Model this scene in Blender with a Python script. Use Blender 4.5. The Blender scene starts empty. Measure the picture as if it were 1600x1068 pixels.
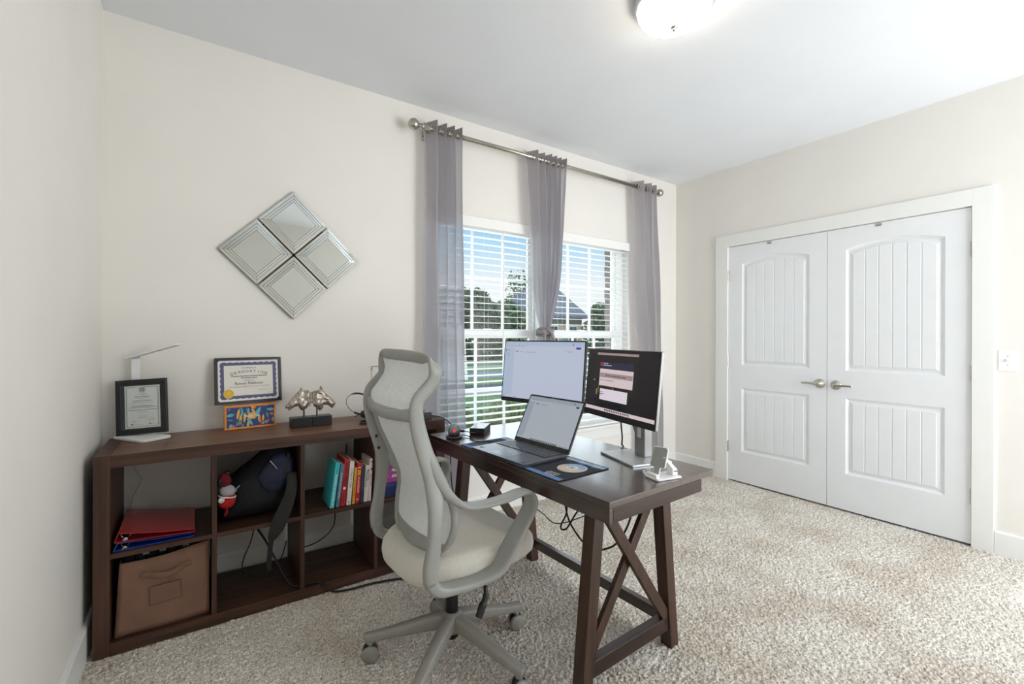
import bpy, bmesh, math, random
import numpy as np
from mathutils import Vector, Matrix, noise
from mathutils.geometry import tessellate_polygon
random.seed(7)
PI = math.pi
D2R = math.radians
sc = bpy.context.scene
C = sc.collection

# ------------------------------------------------------------------ camera
YAW, PITCH, ROLL, CH = D2R(34.28), 0.0, D2R(0.178), 1.2525
cd = bpy.data.cameras.new('camera')
cd.sensor_width = 36.0
cd.lens = 710.12 / 1600 * 36
cd.shift_y = -8.25 / 1600
cd.clip_start = 0.02
cd.clip_end = 400
cam = bpy.data.objects.new('camera', cd)
C.objects.link(cam)
fwd = Vector((math.sin(YAW), math.cos(YAW), 0))
rgt = Vector((math.cos(YAW), -math.sin(YAW), 0))
up = Vector((0, 0, 1))
r2 = rgt * math.cos(ROLL) + up * math.sin(ROLL)
u2 = up * math.cos(ROLL) - rgt * math.sin(ROLL)
cam.matrix_world = Matrix(((r2.x, u2.x, -fwd.x, 0), (r2.y, u2.y, -fwd.y, 0), (r2.z, u2.z, -fwd.z, CH), (0, 0, 0, 1)))
sc.camera = cam

# ------------------------------------------------------------------ world, sun, daylight, exposure
w = bpy.data.worlds.new('sky')
sc.world = w
w.use_nodes = True
nt = w.node_tree
nt.nodes.clear()
tc = nt.nodes.new('ShaderNodeTexCoord')
sp = nt.nodes.new('ShaderNodeSeparateXYZ')
rp = nt.nodes.new('ShaderNodeValToRGB')
bg = nt.nodes.new('ShaderNodeBackground')
ow = nt.nodes.new('ShaderNodeOutputWorld')
nt.links.new(tc.outputs['Generated'], sp.inputs[0])
nt.links.new(sp.outputs['Z'], rp.inputs[0])
cr = rp.color_ramp
cr.elements[0].position = 0.0
cr.elements[0].color = (0.93, 0.95, 0.97, 1)
cr.elements[1].position = 0.36
cr.elements[1].color = (0.24, 0.54, 0.93, 1)
e = cr.elements.new(0.11)
e.color = (0.92, 0.96, 1.0, 1)
e = cr.elements.new(0.20)
e.color = (0.45, 0.73, 0.97, 1)
nt.links.new(rp.outputs[0], bg.inputs[0])
bg.inputs[1].default_value = 1.0
nt.links.new(bg.outputs[0], ow.inputs[0])

sd = bpy.data.lights.new('sun', 'SUN')
sd.energy = 2.6
sd.angle = D2R(1.0)
sd.color = (1.0, 0.95, 0.86)
sun = bpy.data.objects.new('sun', sd)
C.objects.link(sun)
sun.rotation_euler = (D2R(-48), 0, D2R(158))
sun.rotation_euler = Vector((0.35, 0.62, -0.75)).to_track_quat('-Z', 'Y').to_euler()


def area(name, loc, direction, sx, sy, energy, color, portal=False):
    l = bpy.data.lights.new(name, 'AREA')
    l.shape = 'RECTANGLE'
    l.size, l.size_y = sx, sy
    l.energy = energy
    l.color = color
    o = bpy.data.objects.new(name, l)
    C.objects.link(o)
    o.location = loc
    o.rotation_euler = Vector(direction).to_track_quat('-Z', 'Y').to_euler()
    if portal:
        l.cycles.is_portal = True
    return o


# added fill light outside the made-up window behind the camera
area('fill_light_front', (2.95, -1.36, 1.35), (-0.15, 1, 0.22), 1.6, 1.7, 90, (0.94, 0.96, 1.0))
# daylight in the two windows of the back wall
area('daylight_back_window', (2.2, 3.08, 1.35), (0, -1, 0.10), 1.9, 1.45, 22, (0.90, 0.95, 1.0), False)

vs = sc.view_settings
sc.display_settings.display_device = 'sRGB'
vs.view_transform = 'Standard'
vs.look = 'None'
vs.exposure = 0.0
vs.gamma = 1.0
vs.use_curve_mapping = False
sc.cycles.diffuse_bounces = 6
sc.cycles.transparent_max_bounces = 16
sc.cycles.use_denoising = True
sc.cycles.sample_clamp_indirect = 6

# ------------------------------------------------------------------ materials
MATS = {}


def srgb(r, g, b):
    f = lambda c: (c / 255 / 12.92) if c / 255 <= 0.04045 else ((c / 255 + 0.055) / 1.055) ** 2.4
    return (f(r), f(g), f(b), 1)


def mat(name, rgb, rough=0.5, metal=0.0, var=0.06, nscale=30, bump=0.0, bscale=200, spec=0.5, emit=None, estr=0.0, stretch=(1, 1, 1), rgb2=None, coat=0.0, sheen=0.0):
    if name in MATS:
        return MATS[name]
    m = bpy.data.materials.new(name)
    m.use_nodes = True
    n, l = m.node_tree.nodes, m.node_tree.links
    b = n['Principled BSDF']
    c = srgb(*rgb)
    t = n.new('ShaderNodeTexCoord')
    mp = n.new('ShaderNodeMapping')
    mp.inputs['Scale'].default_value = stretch
    l.new(t.outputs['Object'], mp.inputs[0])
    no = n.new('ShaderNodeTexNoise')
    no.inputs['Scale'].default_value = nscale
    no.inputs['Detail'].default_value = 4
    l.new(mp.outputs[0], no.inputs['Vector'])
    r = n.new('ShaderNodeValToRGB')
    c2 = srgb(*rgb2) if rgb2 else tuple(min(1, x * (1 + var)) for x in c[:3]) + (1,)
    c1 = c if rgb2 else tuple(x * (1 - var) for x in c[:3]) + (1,)
    r.color_ramp.elements[0].position = 0.35
    r.color_ramp.elements[1].position = 0.65
    r.color_ramp.elements[0].color = c1
    r.color_ramp.elements[1].color = c2
    l.new(no.outputs['Fac'], r.inputs[0])
    l.new(r.outputs[0], b.inputs['Base Color'])
    b.inputs['Roughness'].default_value = rough
    b.inputs['Metallic'].default_value = metal
    b.inputs['Specular IOR Level'].default_value = spec
    if coat:
        b.inputs['Coat Weight'].default_value = coat
        b.inputs['Coat Roughness'].default_value = 0.16
    if sheen:
        b.inputs['Sheen Weight'].default_value = sheen
    if emit:
        b.inputs['Emission Color'].default_value = srgb(*emit)
        b.inputs['Emission Strength'].default_value = estr
    if bump:
        n2 = n.new('ShaderNodeTexNoise')
        n2.inputs['Scale'].default_value = bscale
        n2.inputs['Detail'].default_value = 3
        l.new(mp.outputs[0], n2.inputs['Vector'])
        bp = n.new('ShaderNodeBump')
        bp.inputs['Strength'].default_value = bump
        bp.inputs['Distance'].default_value = 0.01
        l.new(n2.outputs['Fac'], bp.inputs['Height'])
        l.new(bp.outputs[0], b.inputs['Normal'])
    MATS[name] = m
    return m


def wood(name, dark, light, axis, rough=0.42, scale=1.0, coat=0.0):
    st = [38, 38, 38]
    st[axis] = 2.2
    return mat(name, dark, rough, rgb2=light, nscale=scale, stretch=tuple(st), bump=0.012, bscale=3, coat=coat)


WALL = mat('wall_paint', (233, 230, 224), 0.72, var=0.012, nscale=3, bump=0.02, bscale=180, spec=0.3)
CEIL = mat('ceiling_paint', (230, 233, 237), 0.85, var=0.01, nscale=3, bump=0.02, bscale=150, spec=0.2)
TRIM = mat('trim_paint', (236, 236, 233), 0.42, var=0.008, nscale=5)
DOORM = mat('door_paint', (233, 235, 237), 0.40, var=0.008, nscale=6)
VINYL = mat('window_vinyl', (238, 239, 238), 0.35, var=0.01)
SLAT = mat('blind_slat_white', (240, 240, 238), 0.40, var=0.01)
NICKEL = mat('brushed_nickel', (188, 182, 172), 0.28, 1.0, var=0.08, nscale=60)
CHROME = mat('polished_steel', (205, 205, 205), 0.12, 1.0, var=0.03)
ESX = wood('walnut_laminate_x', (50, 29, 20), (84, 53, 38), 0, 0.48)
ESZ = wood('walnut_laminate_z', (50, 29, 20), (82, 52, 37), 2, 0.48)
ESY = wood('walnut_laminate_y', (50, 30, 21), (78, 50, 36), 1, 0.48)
ESTOP_LIT = wood('walnut_laminate_lit_top', (88, 58, 40), (120, 84, 60), 0, 0.38)  # same laminate, warm reflected light on the shelf top put into the colour
DSX = wood('desk_wood_x', (38, 23, 16), (60, 38, 27), 0, 0.36)
DSY = wood('desk_wood_y', (40, 25, 18), (62, 40, 29), 1, 0.30, coat=1.0)
DSZ = wood('desk_wood_z', (48, 29, 20), (72, 46, 33), 2, 0.40)
BLK = mat('black_plastic', (20, 20, 22), 0.45, var=0.15)
BLKG = mat('black_gloss', (12, 14, 20), 0.15, var=0.1, coat=0.4)
RUB = mat('black_rubber', (14, 14, 15), 0.6, var=0.1)
CHG = mat('chair_grey_plastic', (150, 151, 146), 0.42, var=0.03, nscale=20)
CHB = mat('chair_base_grey', (146, 143, 136), 0.45, var=0.03, nscale=20)
SEATM = mat('seat_fabric', (205, 201, 191), 0.9, var=0.03, nscale=90, bump=0.15, bscale=900, sheen=0.2)
PAPER = mat('paper_white', (238, 238, 238), 0.7, var=0.01)
INK = mat('ink_black', (30, 30, 34), 0.7, var=0.05)
INKG = mat('ink_grey', (110, 110, 116), 0.7, var=0.05)
WHITE = mat('white_plastic', (240, 240, 240), 0.35, var=0.01)


def add_mix(m, kind, fac):
    """mix the principled surface with a transparent / translucent one"""
    n, l = m.node_tree.nodes, m.node_tree.links
    out = [x for x in n if x.type == 'OUTPUT_MATERIAL'][0]
    src = out.inputs['Surface'].links[0].from_socket
    t = n.new(kind)
    mx = n.new('ShaderNodeMixShader')
    if isinstance(fac, (int, float)):
        mx.inputs[0].default_value = fac
    else:
        l.new(fac, mx.inputs[0])
    l.new(src, mx.inputs[1])
    l.new(t.outputs[0], mx.inputs[2])
    l.new(mx.outputs[0], out.inputs['Surface'])
    return t


# sheer grey curtain cloth
CURT = mat('sheer_grey_curtain', (184, 177, 174), 0.9, var=0.05, nscale=14, bump=0.1, bscale=700, stretch=(1, 1, 0.15))
tl = add_mix(CURT, 'ShaderNodeBsdfTranslucent', 0.55)
tl.inputs[0].default_value = srgb(200, 200, 212)
add_mix(CURT, 'ShaderNodeBsdfTransparent', 0.22)
CURTB = mat('curtain_header', (172, 166, 165), 0.9, var=0.05, nscale=14, bump=0.1, bscale=700)
tl = add_mix(CURTB, 'ShaderNodeBsdfTranslucent', 0.3)
tl.inputs[0].default_value = srgb(160, 156, 168)

# chair mesh fabric: fine horizontal ribs with small holes
MESHM = mat('chair_mesh_fabric', (222, 226, 226), 0.8, var=0.03, nscale=40)
n, l = MESHM.node_tree.nodes, MESHM.node_tree.links
wv = n.new('ShaderNodeTexWave')
wv.wave_type = 'BANDS'
wv.bands_direction = 'Z'
wv.inputs['Scale'].default_value = 75
wv.inputs['Distortion'].default_value = 1.2
wv.inputs['Detail'].default_value = 1
tcx = n.new('ShaderNodeTexCoord')
l.new(tcx.outputs['Object'], wv.inputs['Vector'])
mr = n.new('ShaderNodeMapRange')
mr.inputs['From Min'].default_value = 0.0
mr.inputs['From Max'].default_value = 0.4
mr.inputs['To Min'].default_value = 0.28
mr.inputs['To Max'].default_value = 0.02
l.new(wv.outputs['Fac'], mr.inputs[0])
add_mix(MESHM, 'ShaderNodeBsdfTransparent', mr.outputs[0])

# window glass
GLASS = bpy.data.materials.new('window_glass')
GLASS.use_nodes = True
n, l = GLASS.node_tree.nodes, GLASS.node_tree.links
n.clear()
o_ = n.new('ShaderNodeOutputMaterial')
tr = n.new('ShaderNodeBsdfTransparent')
tr.inputs[0].default_value = (0.97, 0.985, 0.98, 1)
gl = n.new('ShaderNodeBsdfGlossy')
gl.inputs['Roughness'].default_value = 0.02
fr = n.new('ShaderNodeMapRange')
lw = n.new('ShaderNodeLayerWeight')
lw.inputs[0].default_value = 0.15
fr.inputs['To Min'].default_value = 0.035
fr.inputs['To Max'].default_value = 0.10
l.new(lw.outputs['Facing'], fr.inputs[0])
mx = n.new('ShaderNodeMixShader')
l.new(fr.outputs[0], mx.inputs[0])
l.new(tr.outputs[0], mx.inputs[1])
l.new(gl.outputs[0], mx.inputs[2])
l.new(mx.outputs[0], o_.inputs[0])
MIRROR = mat('mirror_glass', (232, 236, 234), 0.015, 1.0, var=0.002)
MIRROR2 = mat('mirror_bevel_edge', (60, 66, 66), 0.2, 0.6, var=0.05)

# carpet
CARPET = bpy.data.materials.new('beige_carpet')
CARPET.use_nodes = True
n, l = CARPET.node_tree.nodes, CARPET.node_tree.links
b = n['Principled BSDF']
b.inputs['Roughness'].default_value = 1.0
b.inputs['Specular IOR Level'].default_value = 0.1
b.inputs['Sheen Weight'].default_value = 0.15
t = n.new('ShaderNodeTexCoord')
n1 = n.new('ShaderNodeTexNoise')
n1.inputs['Scale'].default_value = 150
n1.inputs['Detail'].default_value = 5
n1.inputs['Roughness'].default_value = 0.7
l.new(t.outputs['Object'], n1.inputs['Vector'])
r1 = n.new('ShaderNodeValToRGB')
r1.color_ramp.elements[0].position = 0.36
r1.color_ramp.elements[0].color = srgb(138, 128, 113)
r1.color_ramp.elements[1].position = 0.58
r1.color_ramp.elements[1].color = srgb(252, 247, 239)
el = r1.color_ramp.elements.new(0.47)
el.color = srgb(216, 208, 196)
l.new(n1.outputs['Fac'], r1.inputs[0])
n2 = n.new('ShaderNodeTexNoise')
n2.inputs['Scale'].default_value = 3.2
n2.inputs['Detail'].default_value = 6
l.new(t.outputs['Object'], n2.inputs['Vector'])
r2_ = n.new('ShaderNodeValToRGB')
r2_.color_ramp.elements[0].position = 0.38
r2_.color_ramp.elements[0].color = (0.86, 0.82, 0.78, 1)
r2_.color_ramp.elements[1].position = 0.56
r2_.color_ramp.elements[1].color = (1, 1, 1, 1)
l.new(n2.outputs['Fac'], r2_.inputs[0])
mc = n.new('ShaderNodeMix')
mc.data_type = 'RGBA'
mc.blend_type = 'MULTIPLY'
mc.inputs['Factor'].default_value = 1.0
l.new(r1.outputs[0], mc.inputs['A'])
l.new(r2_.outputs[0], mc.inputs['B'])
l.new(mc.outputs['Result'], b.inputs['Base Color'])
bp = n.new('ShaderNodeBump')
bp.inputs['Strength'].default_value = 0.6
bp.inputs['Distance'].default_value = 0.006
l.new(n1.outputs['Fac'], bp.inputs['Height'])
l.new(bp.outputs[0], b.inputs['Normal'])

# ------------------------------------------------------------------ helpers
ROOTM = {}


def setp(o, label=None, cat=None, group=None, kind=None):
    if label: o['label'] = label
    if cat: o['category'] = cat
    if group: o['group'] = group
    if kind: o['kind'] = kind
    return o


def thing(name, label, cat, loc=(0, 0, 0), rz=0.0, group=None, kind=None, M=None):
    o = bpy.data.objects.new(name, None)
    o.empty_display_size = 0.05
    C.objects.link(o)
    MM = M if M is not None else Matrix.Translation(loc) @ Matrix.Rotation(rz, 4, 'Z')
    o.matrix_world = MM
    ROOTM[o.name] = MM.copy()
    return setp(o, label, cat, group, kind)


def rootm(o):
    while o.parent is not None:
        o = o.parent
    return ROOTM.get(o.name, Matrix.Identity(4))


def mk(name, bm, mats, parent=None, world=True, smooth=False, bevel=0.0, seg=2, sub=0, solid=0.0, loc=None):
    """link a bmesh as one mesh object. world=True: vertices are in world space"""
    if parent is not None and world:
        bmesh.ops.transform(bm, matrix=rootm(parent).inverted(), verts=bm.verts)
    if loc is not None:
        bmesh.ops.translate(bm, verts=bm.verts, vec=-Vector(loc))
    me = bpy.data.meshes.new(name)
    bm.to_mesh(me)
    bm.free()
    for m in (mats if isinstance(mats, (list, tuple)) else [mats]):
        me.materials.append(m)
    if smooth:
        for p in me.polygons:
            p.use_smooth = True
    o = bpy.data.objects.new(name, me)
    C.objects.link(o)
    if parent is not None:
        o.parent = parent
    if loc is not None:
        o.location = loc
    if solid:
        s = o.modifiers.new('solid', 'SOLIDIFY')
        s.thickness = solid
        s.offset = 0
    if bevel:
        bv = o.modifiers.new('bevel', 'BEVEL')
        bv.width = bevel
        bv.segments = seg
        bv.limit_method = 'ANGLE'
        bv.angle_limit = D2R(35)
        for p in me.polygons:
            p.use_smooth = True
        wn = o.modifiers.new('wn', 'WEIGHTED_NORMAL')
        wn.keep_sharp = False
    if sub:
        s = o.modifiers.new('sub', 'SUBSURF')
        s.levels = sub
        s.render_levels = sub
    return o


def NB():
    return bmesh.new()


def box(bm, x0, x1, y0, y1, z0, z1, M=None, mi=0):
    vs_ = [bm.verts.new(v) for v in ((x0, y0, z0), (x1, y0, z0), (x1, y1, z0), (x0, y1, z0), (x0, y0, z1), (x1, y0, z1), (x1, y1, z1), (x0, y1, z1))]
    if M is not None:
        for v in vs_:
            v.co = M @ v.co
    for f in ((3, 2, 1, 0), (4, 5, 6, 7), (0, 1, 5, 4), (1, 2, 6, 5), (2, 3, 7, 6), (3, 0, 4, 7)):
        ff = bm.faces.new([vs_[i] for i in f])
        ff.material_index = mi
    return bm


def prism(bm, pts, h0, h1, M=None, mi=0):
    """polygon pts (u,v) extruded along w from h0 to h1; coords (u,v,w)"""
    a = [bm.verts.new((p[0], p[1], h0)) for p in pts]
    c = [bm.verts.new((p[0], p[1], h1)) for p in pts]
    nn = len(pts)
    fs = []
    try:
        fs.append(bm.faces.new(a[::-1]))
        fs.append(bm.faces.new(c))
    except ValueError:
        pass
    for i in range(nn):
        j = (i + 1) % nn
        fs.append(bm.faces.new((a[i], a[j], c[j], c[i])))
    for f in fs:
        f.material_index = mi
    if M is not None:
        for v in a + c:
            v.co = M @ v.co
    return bm


def frameM(o, xd, yd):
    x = Vector(xd).normalized()
    y = Vector(yd)
    y = (y - x * y.dot(x)).normalized()
    z = x.cross(y)
    o = Vector(o)
    return Matrix(((x.x, y.x, z.x, o.x), (x.y, y.y, z.y, o.y), (x.z, y.z, z.z, o.z), (0, 0, 0, 1)))


def crom(P, n=6, closed=False):
    """catmull-rom through tuples"""
    P = [np.array(p, float) for p in P]
    out = []
    N = len(P)
    rng = range(N if closed else N - 1)
    for i in rng:
        p0 = P[(i - 1) % N] if (closed or i > 0) else 2 * P[0] - P[1]
        p1 = P[i]
        p2 = P[(i + 1) % N]
        p3 = P[(i + 2) % N] if (closed or i + 2 < N) else 2 * P[-1] - P[-2]
        for k in range(n):
            t_ = k / n
            out.append(0.5 * ((2 * p1) + (-p0 + p2) * t_ + (2 * p0 - 5 * p1 + 4 * p2 - p3) * t_ ** 2 + (-p0 + 3 * p1 - 3 * p2 + p3) * t_ ** 3))
    if not closed:
        out.append(P[-1])
    return out


def tube(bm, pts, r, seg=8, n=6, closed=False, smooth_=True, caps=True):
    P = crom(pts, n, closed) if smooth_ else [np.array(p, float) for p in pts]
    rings = []
    N = len(P)
    pn = None
    for i in range(N):
        a = Vector(P[(i - 1) % N] if (closed or i > 0) else P[i])
        c = Vector(P[(i + 1) % N] if (closed or i < N - 1) else P[i])
        T = (c - a).normalized()
        if pn is None:
            ref = Vector((0, 0, 1)) if abs(T.z) < 0.9 else Vector((1, 0, 0))
            pn = (ref - T * ref.dot(T)).normalized()
        else:
            pn = (pn - T * pn.dot(T)).normalized()
        Bv = T.cross(pn)
        rr = r[min(i * len(r) // N, len(r) - 1)] if isinstance(r, (list, tuple)) else r
        rings.append([bm.verts.new(Vector(P[i]) + (pn * math.cos(2 * PI * k / seg) + Bv * math.sin(2 * PI * k / seg)) * rr) for k in range(seg)])
    for i in range(N if closed else N - 1):
        A, Bb = rings[i], rings[(i + 1) % N]
        for k in range(seg):
            bm.faces.new((A[k], A[(k + 1) % seg], Bb[(k + 1) % seg], Bb[k]))
    if caps and not closed:
        bm.faces.new(rings[0][::-1])
        bm.faces.new(rings[-1])
    return bm


def ribbon(bm, pts, n=6, closed=False, seg=16, ex=3.0):
    """sweep a superellipse. pts: (x,y,z, wx,wy,wz, half_wide, half_thin); w* = direction of the wide axis"""
    P = crom(pts, n, closed)
    N = len(P)
    rings = []
    for i in range(N):
        a = Vector(P[(i - 1) % N][:3] if (closed or i > 0) else P[i][:3])
        c = Vector(P[(i + 1) % N][:3] if (closed or i < N - 1) else P[i][:3])
        T = (c - a).normalized()
        W_ = Vector(P[i][3:6])
        W_ = (W_ - T * W_.dot(T)).normalized()
        Bv = T.cross(W_)
        hw, ht = P[i][6], P[i][7]
        ring = []
        for k in range(seg):
            an = 2 * PI * (k + 0.5) / seg
            ca, sa = math.cos(an), math.sin(an)
            u_ = math.copysign(abs(ca) ** (2 / ex), ca) * hw
            v_ = math.copysign(abs(sa) ** (2 / ex), sa) * ht
            ring.append(bm.verts.new(Vector(P[i][:3]) + W_ * u_ + Bv * v_))
        rings.append(ring)
    for i in range(N if closed else N - 1):
        A, Bb = rings[i], rings[(i + 1) % N]
        for k in range(seg):
            bm.faces.new((A[k], A[(k + 1) % seg], Bb[(k + 1) % seg], Bb[k]))
    if not closed:
        bm.faces.new(rings[0][::-1])
        bm.faces.new(rings[-1])
    return bm


def lathe(bm, prof, seg=32, M=None, cap=True):
    """prof: list of (r,z)"""
    rings = []
    allv = []
    for r, z in prof:
        if r < 1e-5:
            v = bm.verts.new((0, 0, z))
            rings.append([v])
            allv.append(v)
        else:
            rg = [bm.verts.new((r * math.cos(2 * PI * k / seg), r * math.sin(2 * PI * k / seg), z)) for k in range(seg)]
            rings.append(rg)
            allv += rg
    for A, Bb in zip(rings[:-1], rings[1:]):
        for k in range(seg):
            j = (k + 1) % seg
            if len(A) == 1 and len(Bb) == 1: continue
            if len(A) == 1: bm.faces.new((A[0], Bb[j], Bb[k]))
            elif len(Bb) == 1: bm.faces.new((A[k], A[j], Bb[0]))
            else: bm.faces.new((A[k], A[j], Bb[j], Bb[k]))
    if cap:
        if len(rings[0]) > 1: bm.faces.new(rings[0][::-1])
        if len(rings[-1]) > 1: bm.faces.new(rings[-1])
    if M is not None:
        for v in allv: v.co = M @ v.co
    bmesh.ops.recalc_face_normals(bm, faces=bm.faces)
    return bm


def axM(o, d):
    """matrix whose local z points along d"""
    d = Vector(d).normalized()
    return Matrix.Translation(Vector(o)) @ d.to_track_quat('Z', 'Y').to_matrix().to_4x4()


def rrect(x0, x1, y0, y1, r, n=5):
    p = []
    for cx_, cy_, a0 in ((x1 - r, y1 - r, 0), (x0 + r, y1 - r, 90), (x0 + r, y0 + r, 180), (x1 - r, y0 + r, 270)):
        for k in range(n + 1):
            a = D2R(a0 + 90 * k / n)
            p.append((cx_ + r * math.cos(a), cy_ + r * math.sin(a)))
    return p


def decal(name, polys, mats, parent, M, th=0.0006, label=None, off=0.0):
    bm = NB()
    for pts, mi, lv in polys:
        prism(bm, pts, off + lv * 0.0003, off + lv * 0.0003 + th, M, mi)
    o = mk(name, bm, mats, parent)
    if label: o['label'] = label
    return o


def quad(x0, x1, y0, y1):
    return [(x0, y0), (x1, y0), (x1, y1), (x0, y1)]


def txt(name, s, size, m, parent, M, align='CENTER', sx=1.0, bold=0.0, ext=0.0002, shear=0.0, space=1.0):
    cu = bpy.data.curves.new('t', 'FONT')
    cu.body = s
    cu.size = size
    cu.align_x = align
    cu.align_y = 'CENTER'
    cu.extrude = ext
    cu.resolution_u = 2
    cu.shear = shear
    cu.offset = bold
    cu.space_character = space
    ob = bpy.data.objects.new('t', cu)
    me = bpy.data.meshes.new_from_object(ob)
    bpy.data.objects.remove(ob)
    bpy.data.curves.remove(cu)
    MM = (rootm(parent).inverted() if parent else Matrix.Identity(4)) @ M @ Matrix.Diagonal((sx, 1, 1, 1))
    me.transform(MM)
    me.name = name
    me.materials.clear()
    me.materials.append(m)
    o = bpy.data.objects.new(name, me)
    C.objects.link(o)
    if parent is not None: o.parent = parent
    return o


def inst(src, loc, rot=None, parent=None):
    o = src.copy()
    C.objects.link(o)
    o.parent = parent if parent is not None else src.parent
    o.location = loc
    if rot is not None: o.rotation_euler = rot
    return o


def cut_panel(outer, holes):
    """triangles of a polygon with holes; returns verts2d, tris"""
    loops = [[Vector((p[0], p[1], 0)) for p in outer]] + [[Vector((p[0], p[1], 0)) for p in h] for h in holes]
    tris = tessellate_polygon(loops)
    flat = [p for lp in loops for p in lp]
    return flat, tris


# ------------------------------------------------------------------ room
D, XL, XR, YF, H = 2.774, -0.378, 3.832, -1.25, 2.74
L1, L2 = (1.26, 2.15), (2.22, 3.145)
WZ0, WZ1 = 0.50, 2.095


def struct(name, bm, m, **k):
    o = mk(name, bm, m, **k)
    o['kind'] = 'structure'
    return o


# carpeted floor: fine displaced pile where seen, plain strip behind the camera
def make_floor():
    sx = 0.0046
    x0, x1, y0, y1 = XL, XR, 0.15, D
    nx, ny = int((x1 - x0) / sx), int((y1 - y0) / sx)
    rng = np.random.RandomState(3)
    gx = np.linspace(x0, x1, nx)
    gy = np.linspace(y0, y1, ny)
    X, Y = np.meshgrid(gx, gy)
    h = rng.rand(ny, nx)
    k = (h + np.roll(h, 1, 0) * 0.35 + np.roll(h, 1, 1) * 0.35) / 1.7
    low = np.zeros_like(h)
    for s_ in (9, 23, 51):
        fx, fy = rng.rand() * 6, rng.rand() * 6
        low += np.sin(X * s_ + fx + 1.7 * np.sin(Y * s_ * 0.6)) * np.sin(Y * s_ + fy + 1.3 * np.sin(X * s_ * 0.7)) / 3
    Z = (k - 0.5) * 0.0155 + low * 0.0005 - 0.002
    X = X + (rng.rand(ny, nx) - 0.5) * sx * 0.8
    Y = Y + (rng.rand(ny, nx) - 0.5) * sx * 0.8
    X[:, 0], X[:, -1] = x0, x1
    Y[0, :], Y[-1, :] = y0, y1
    co = np.stack([X, Y, Z], -1).reshape(-1, 3)
    extra = np.array([[x0, YF, 0], [x1, YF, 0], [x1, y0 + 0.01, 0], [x0, y0 + 0.01, 0]])
    co = np.vstack([co, extra]).astype(np.float32)
    idx = np.arange(nx * ny).reshape(ny, nx)
    f = np.stack([idx[:-1, :-1], idx[:-1, 1:], idx[1:, 1:], idx[1:, :-1]], -1).reshape(-1, 4)
    b0 = nx * ny
    f = np.vstack([f, [[b0, b0 + 1, b0 + 2, b0 + 3]]]).astype(np.int32)
    me = bpy.data.meshes.new('floor')
    me.vertices.add(len(co))
    me.vertices.foreach_set('co', co.ravel())
    me.loops.add(len(f) * 4)
    me.loops.foreach_set('vertex_index', f.ravel())
    me.polygons.add(len(f))
    me.polygons.foreach_set('loop_start', np.arange(0, len(f) * 4, 4, dtype=np.int32))
    me.update()
    me.validate()
    me.polygons.foreach_set('use_smooth', [True] * len(me.polygons))
    me.materials.append(CARPET)
    o = bpy.data.objects.new('floor', me)
    C.objects.link(o)
    o['kind'] = 'structure'


make_floor()
bm = NB()
box(bm, XL - 0.1, XR + 0.7, YF - 0.1, D + 0.15, H, H + 0.1)
struct('ceiling', bm, CEIL)
bm = NB()
box(bm, XL - 0.1, XL, YF - 0.1, D + 0.1, -0.1, H)
struct('wall_left', bm, WALL)
bm = NB()
T = 0.075
xs = [XL - 0.1, L1[0], L1[1], L2[0], L2[1], XR + 0.7]
box(bm, xs[0], xs[1], D, D + T, -0.1, H)
box(bm, xs[2], xs[3], D, D + T, WZ0 - 0.02, WZ1)
box(bm, xs[4], xs[5], D, D + T, -0.1, H)
box(bm, xs[1], xs[4], D, D + T, WZ1, H)
box(bm, xs[1], xs[4], D, D + T, -0.1, WZ0 - 0.02)
struct('wall_back', bm, WALL)
# right wall with the closet opening
DY0, DY1, DZ = 0.700, 2.236, 2.048
bm = NB()
box(bm, XR, XR + 0.1, YF - 0.1, DY0, -0.1, H)
box(bm, XR, XR + 0.1, DY1, D, -0.1, H)
box(bm, XR, XR + 0.1, DY0, DY1, DZ, H)
box(bm, XR + 0.62, XR + 0.7, DY0 - 0.3, DY1 + 0.3, -0.1, H)
box(bm, XR + 0.1, XR + 0.62, DY0 - 0.3, DY0 - 0.25, -0.1, H)
box(bm, XR + 0.1, XR + 0.62, DY1 + 0.25, DY1 + 0.3, -0.1, H)
box(bm, XR, XR + 0.65, DY0 - 0.3, DY1 + 0.3, -0.1, -0.006)
struct('wall_right', bm, WALL)
# wall behind the camera, with an opening added to let the fill light in
bm = NB()
fx0, fx1, fz0, fz1 = 2.15, 3.75, 0.5, 2.2
box(bm, XL - 0.1, fx0, YF - 0.1, YF, -0.1, H)
box(bm, fx1, XR + 0.1, YF - 0.1, YF, -0.1, H)
box(bm, fx0, fx1, YF - 0.1, YF, -0.1, fz0)
box(bm, fx0, fx1, YF - 0.1, YF, fz1, H)
struct('wall_front', bm, WALL)
w3 = thing('added_window_3', None, None, (2.95, YF - 0.05, fz0), kind='structure')  # unseen window, added to carry the fill light
bm = NB()
box(bm, fx0, fx1, YF - 0.08, YF - 0.03, fz0, fz0 + 0.05)
box(bm, fx0, fx1, YF - 0.08, YF - 0.03, fz1 - 0.05, fz1)
for x in (fx0, (fx0 + fx1) / 2 - 0.025, fx1 - 0.05):
    box(bm, x, x + 0.05, YF - 0.08, YF - 0.03, fz0 + 0.05, fz1 - 0.05)
mk('window_frame', bm, VINYL, w3)
for a_, b_ in ((fx0 + 0.05, 2.925), (2.975, fx1 - 0.05)):
    bm = NB()
    box(bm, a_, b_, YF - 0.058, YF - 0.054, fz0 + 0.05, fz1 - 0.05)
    mk('pane', bm, GLASS, w3)


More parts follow.
